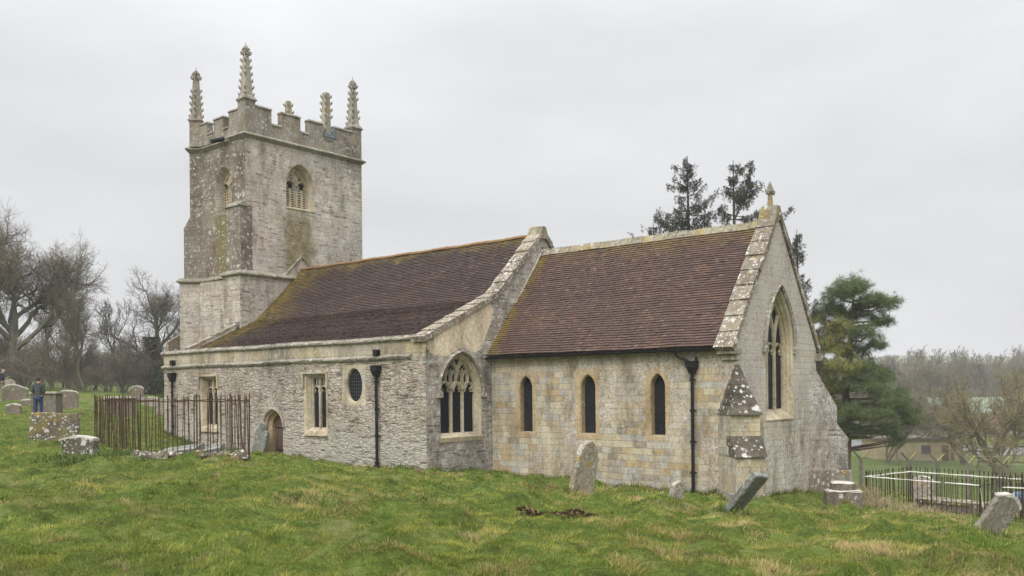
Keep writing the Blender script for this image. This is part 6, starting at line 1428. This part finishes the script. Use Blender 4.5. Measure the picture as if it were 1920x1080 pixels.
def house(name, label, px, d, rz, L, W, Hh, roofh, wmat, rmat, wins, doors=(), flat=False, cat='building', over=.3):
    root = empty(name, GD(px, d), label, cat, rz=math.radians(rz)); b = MB(); b.box((-L/2, -W/2, -1.5), (L/2, W/2, Hh)); b.build('wall', wmat, root)
    r = MB()
    if flat: r.box((-L/2-over, -W/2-over, Hh), (L/2+over, W/2+over, Hh+.28)); r.box((-L/2-over-.03, -W/2-over-.03, Hh+.2), (L/2+over+.03, W/2+over+.03, Hh+.32))
    else:
        r.hexa([(-L/2-over, -W/2-over, Hh), (L/2+over, -W/2-over, Hh), (L/2+over, W/2+over, Hh), (-L/2-over, W/2+over, Hh), (-L/2-over, -.05, Hh+roofh), (L/2+over, -.05, Hh+roofh), (L/2+over, .05, Hh+roofh), (-L/2-over, .05, Hh+roofh)])
        n = int(L/.5)
        for k in range(n): x = -L/2+(k+.5)*L/n; r.hexa([(x-.03, -W/2-over-.02, Hh+.0), (x+.03, -W/2-over-.02, Hh), (x+.03, -W/2-over, Hh+.02), (x-.03, -W/2-over, Hh+.02), (x-.03, -.06, Hh+roofh+.03), (x+.03, -.06, Hh+roofh+.03), (x+.03, 0, Hh+roofh+.05), (x-.03, 0, Hh+roofh+.05)])
    r.build('roof', rmat, root)
    for x, z, w, h, m in wins:
        f = MB(); y = -W/2
        for s_ in (-1, 1): f.box((x+s_*w/2-.05, y-.05, z-.05), (x+s_*w/2+.05, y+.05, z+h+.05))
        f.box((x-w/2, y-.05, z-.06), (x+w/2, y+.05, z)); f.box((x-w/2, y-.05, z+h), (x+w/2, y+.05, z+h+.06)); fo = f.build('window', wmat, root); p = MB(); p.box((x-w/2, y-.02, z), (x+w/2, y+.03, z+h)); p.build('pane', m, fo)
    for x, z, w, h, m in doors: p = MB(); p.box((x-w/2, -W/2-.04, z), (x+w/2, -W/2+.03, z+h)); p.build('door', m, root)
    return root
vr = math.degrees(math.atan2(r0.y, r0.x))
house('hut', 'single storey tan flat roofed hut with purple shutter and brown door beyond the fence', 1703, 122, vr-6, 10.6, 6, 2.75, 0, M['tanwall'], M['hutroof'], [(1.2, .9, 1.25, 1.15, M['shutter'])], [(3.6, 0, .85, 2.05, M['wdoor']), (4.5, .1, .45, 1.95, M['shutter'])], True)
house('block_house', 'two storey grey block house with pale green roof behind the hut', 1782, 195, vr-10, 9, 7, 5.4, 2.2, M['block'], M['groof'], [(-.6, 3.4, 1.0, 1.1, M['darkwin']), (-.6, .9, 1.0, 1.1, M['darkwin']), (2.8, 3.4, 1.0, 1.1, M['darkwin']), (2.8, .9, 1.2, 1.1, M['darkwin'])])
house('brick_house', 'long patched brick house with pale green sheet roof at the right edge', 1905, 178, vr-4, 21, 8, 4.8, 2.9, M['brick_d'], M['groof'], [(-8, 2.9, 1.3, 1.2, M['darkwin']), (-6.8, .5, 2.6, 1.5, M['darkwin']), (-3.2, 2.9, 1.3, 1.2, M['darkwin']), (-2.5, .6, 2.0, 1.4, M['pale']), (.5, 2.9, 1.5, 1.2, M['darkwin']), (1.5, .5, 2.4, 1.5, M['darkwin']), (5, 2.9, 1.3, 1.2, M['darkwin']), (6, .5, 2.4, 1.5, M['darkwin'])])
house('pale_house', 'pale block house with square windows glimpsed left of the pine', 1600, 205, vr+8, 9, 7, 4.9, 0, M['block'], M['hutroof'], [(-1.5, 3.0, 1.1, 1.2, M['darkwin']), (1.4, 3.0, 1.1, 1.2, M['darkwin']), (-1.5, .7, 1.1, 1.2, M['darkwin'])], (), True)
house('low_building', 'low grey walled building between the hut roof and the block house', 1722, 185, vr-6, 9, 6, 2.6, 0, M['block'], M['hutroof'], [(-2.5, .9, 1.0, .9, M['darkwin']), (1.5, .9, 1.0, .9, M['pale'])], (), True)
# ---------------------------------------------------------------- parked cars
def car(label, px, d, rz, paint):
    root = empty('parked_car', GD(px, d), label, 'car', rz=math.radians(rz)); W = .86
    prof = [(-2.1, .30), (-2.12, .62), (-2.0, .80), (-1.35, .90), (-1.0, .95), (-.35, 1.42), (.2, 1.47), (1.0, 1.44), (1.75, 1.0), (2.05, .92), (2.12, .60), (2.08, .30)]
    b = MB(); 
    def ringy(y, e, dz): return [(x*(1-e*.04), y, z if z < .9 else .9+(z-.9)*(1-dz)) for x, z in prof]
    b.rings([ringy(-W, 1, .0), ringy(-W+.12, 0, 0), ringy(W-.12, 0, 0), ringy(W, 1, 0)], True)
    for y in (-W, W):
        rg_ = [(x*.96, y, z) for x, z in prof]; tr = tessellate_polygon([[Vector((p[0], p[2], 0)) for p in rg_]]); b.add(rg_, [tuple(t) for t in tr])
    for y in (-W, W):     # dark discs painted in for the shade of the wheel arches
        for x in (-1.3, 1.3): b.tube([(x, y*.93, .34), (x, y*1.004, .34)], .36, 18, True, 1)
    b.build('body', [paint, M['shoe']], root)
    g = MB()
    for s_ in (-1, 1): g.add([(-.85, s_*(W+.004), .97), (-.33, s_*(W+.004), 1.36), (.95, s_*(W+.004), 1.38), (1.5, s_*(W+.004), .99)], [(0, 1, 2, 3)])
    g.add([(-1.0, -.74, .972), (-1.0, .74, .972), (-.37, .70, 1.425), (-.37, -.70, 1.425)], [(0, 1, 2, 3)]); g.build('windows', M['carglass'], root)
    for x in (-1.3, 1.3):
        for y in (-W, W):
            w = MB(); w.tube([(x, y-.10, .31), (x, y+.05*(1 if y > 0 else -1)+.0, .31)], .31, 20); wo = w.build('wheel', M['tyre'], root); h = MB(); h.tube([(x, y*1.04, .31), (x, y*1.075, .31)], .19, 14); h.build('rim', M['rim'], wo)
    for y in (-.62, .62): h = MB(); h.hexa([(-2.13, y-.15, .62), (-1.95, y-.15, .62), (-1.95, y+.15, .62), (-2.13, y+.15, .62), (-2.09, y-.15, .78), (-1.9, y-.15, .78), (-1.9, y+.15, .78), (-2.09, y+.15, .78)]); h.build('headlight', M['pale'], root)
    return root
M['carblue'] = simple('pale_blue_car_paint', (.17,.30,.47), .3, .1, .03); M['carnavy'] = simple('navy_car_paint', (.015,.03,.09), .3, .1, .03); M['carglass'] = simple('car_glass', (.02,.025,.03), .1, 0, .0); M['tyre'] = simple('tyre_rubber', (.015,.015,.015), .9); M['rim'] = simple('wheel_rim', (.35,.35,.36), .35, .8, .05)
car('pale blue car at the right edge with only its nose in the frame', 1980, 50, vr, M['carblue'])
# ---------------------------------------------------------------- hazy air
hz = bpy.data.meshes.new('haze'); hb_ = MB(); hb_.box((-2600, -2600, -13), (2600, 2600, 54)); hm = bpy.data.materials.new('hazy_air'); hm.use_nodes = True; ht = hm.node_tree; ht.nodes.clear()
ho = ht.nodes.new('ShaderNodeOutputMaterial'); hv = ht.nodes.new('ShaderNodeVolumePrincipled'); hv.inputs['Color'].default_value = (.90,.91,.93,1); hv.inputs['Density'].default_value = .00062; ht.links.new(hv.outputs[0], ho.inputs['Volume'])
hz_o = hb_.build('haze', hm); hz_o['kind'] = 'stuff'
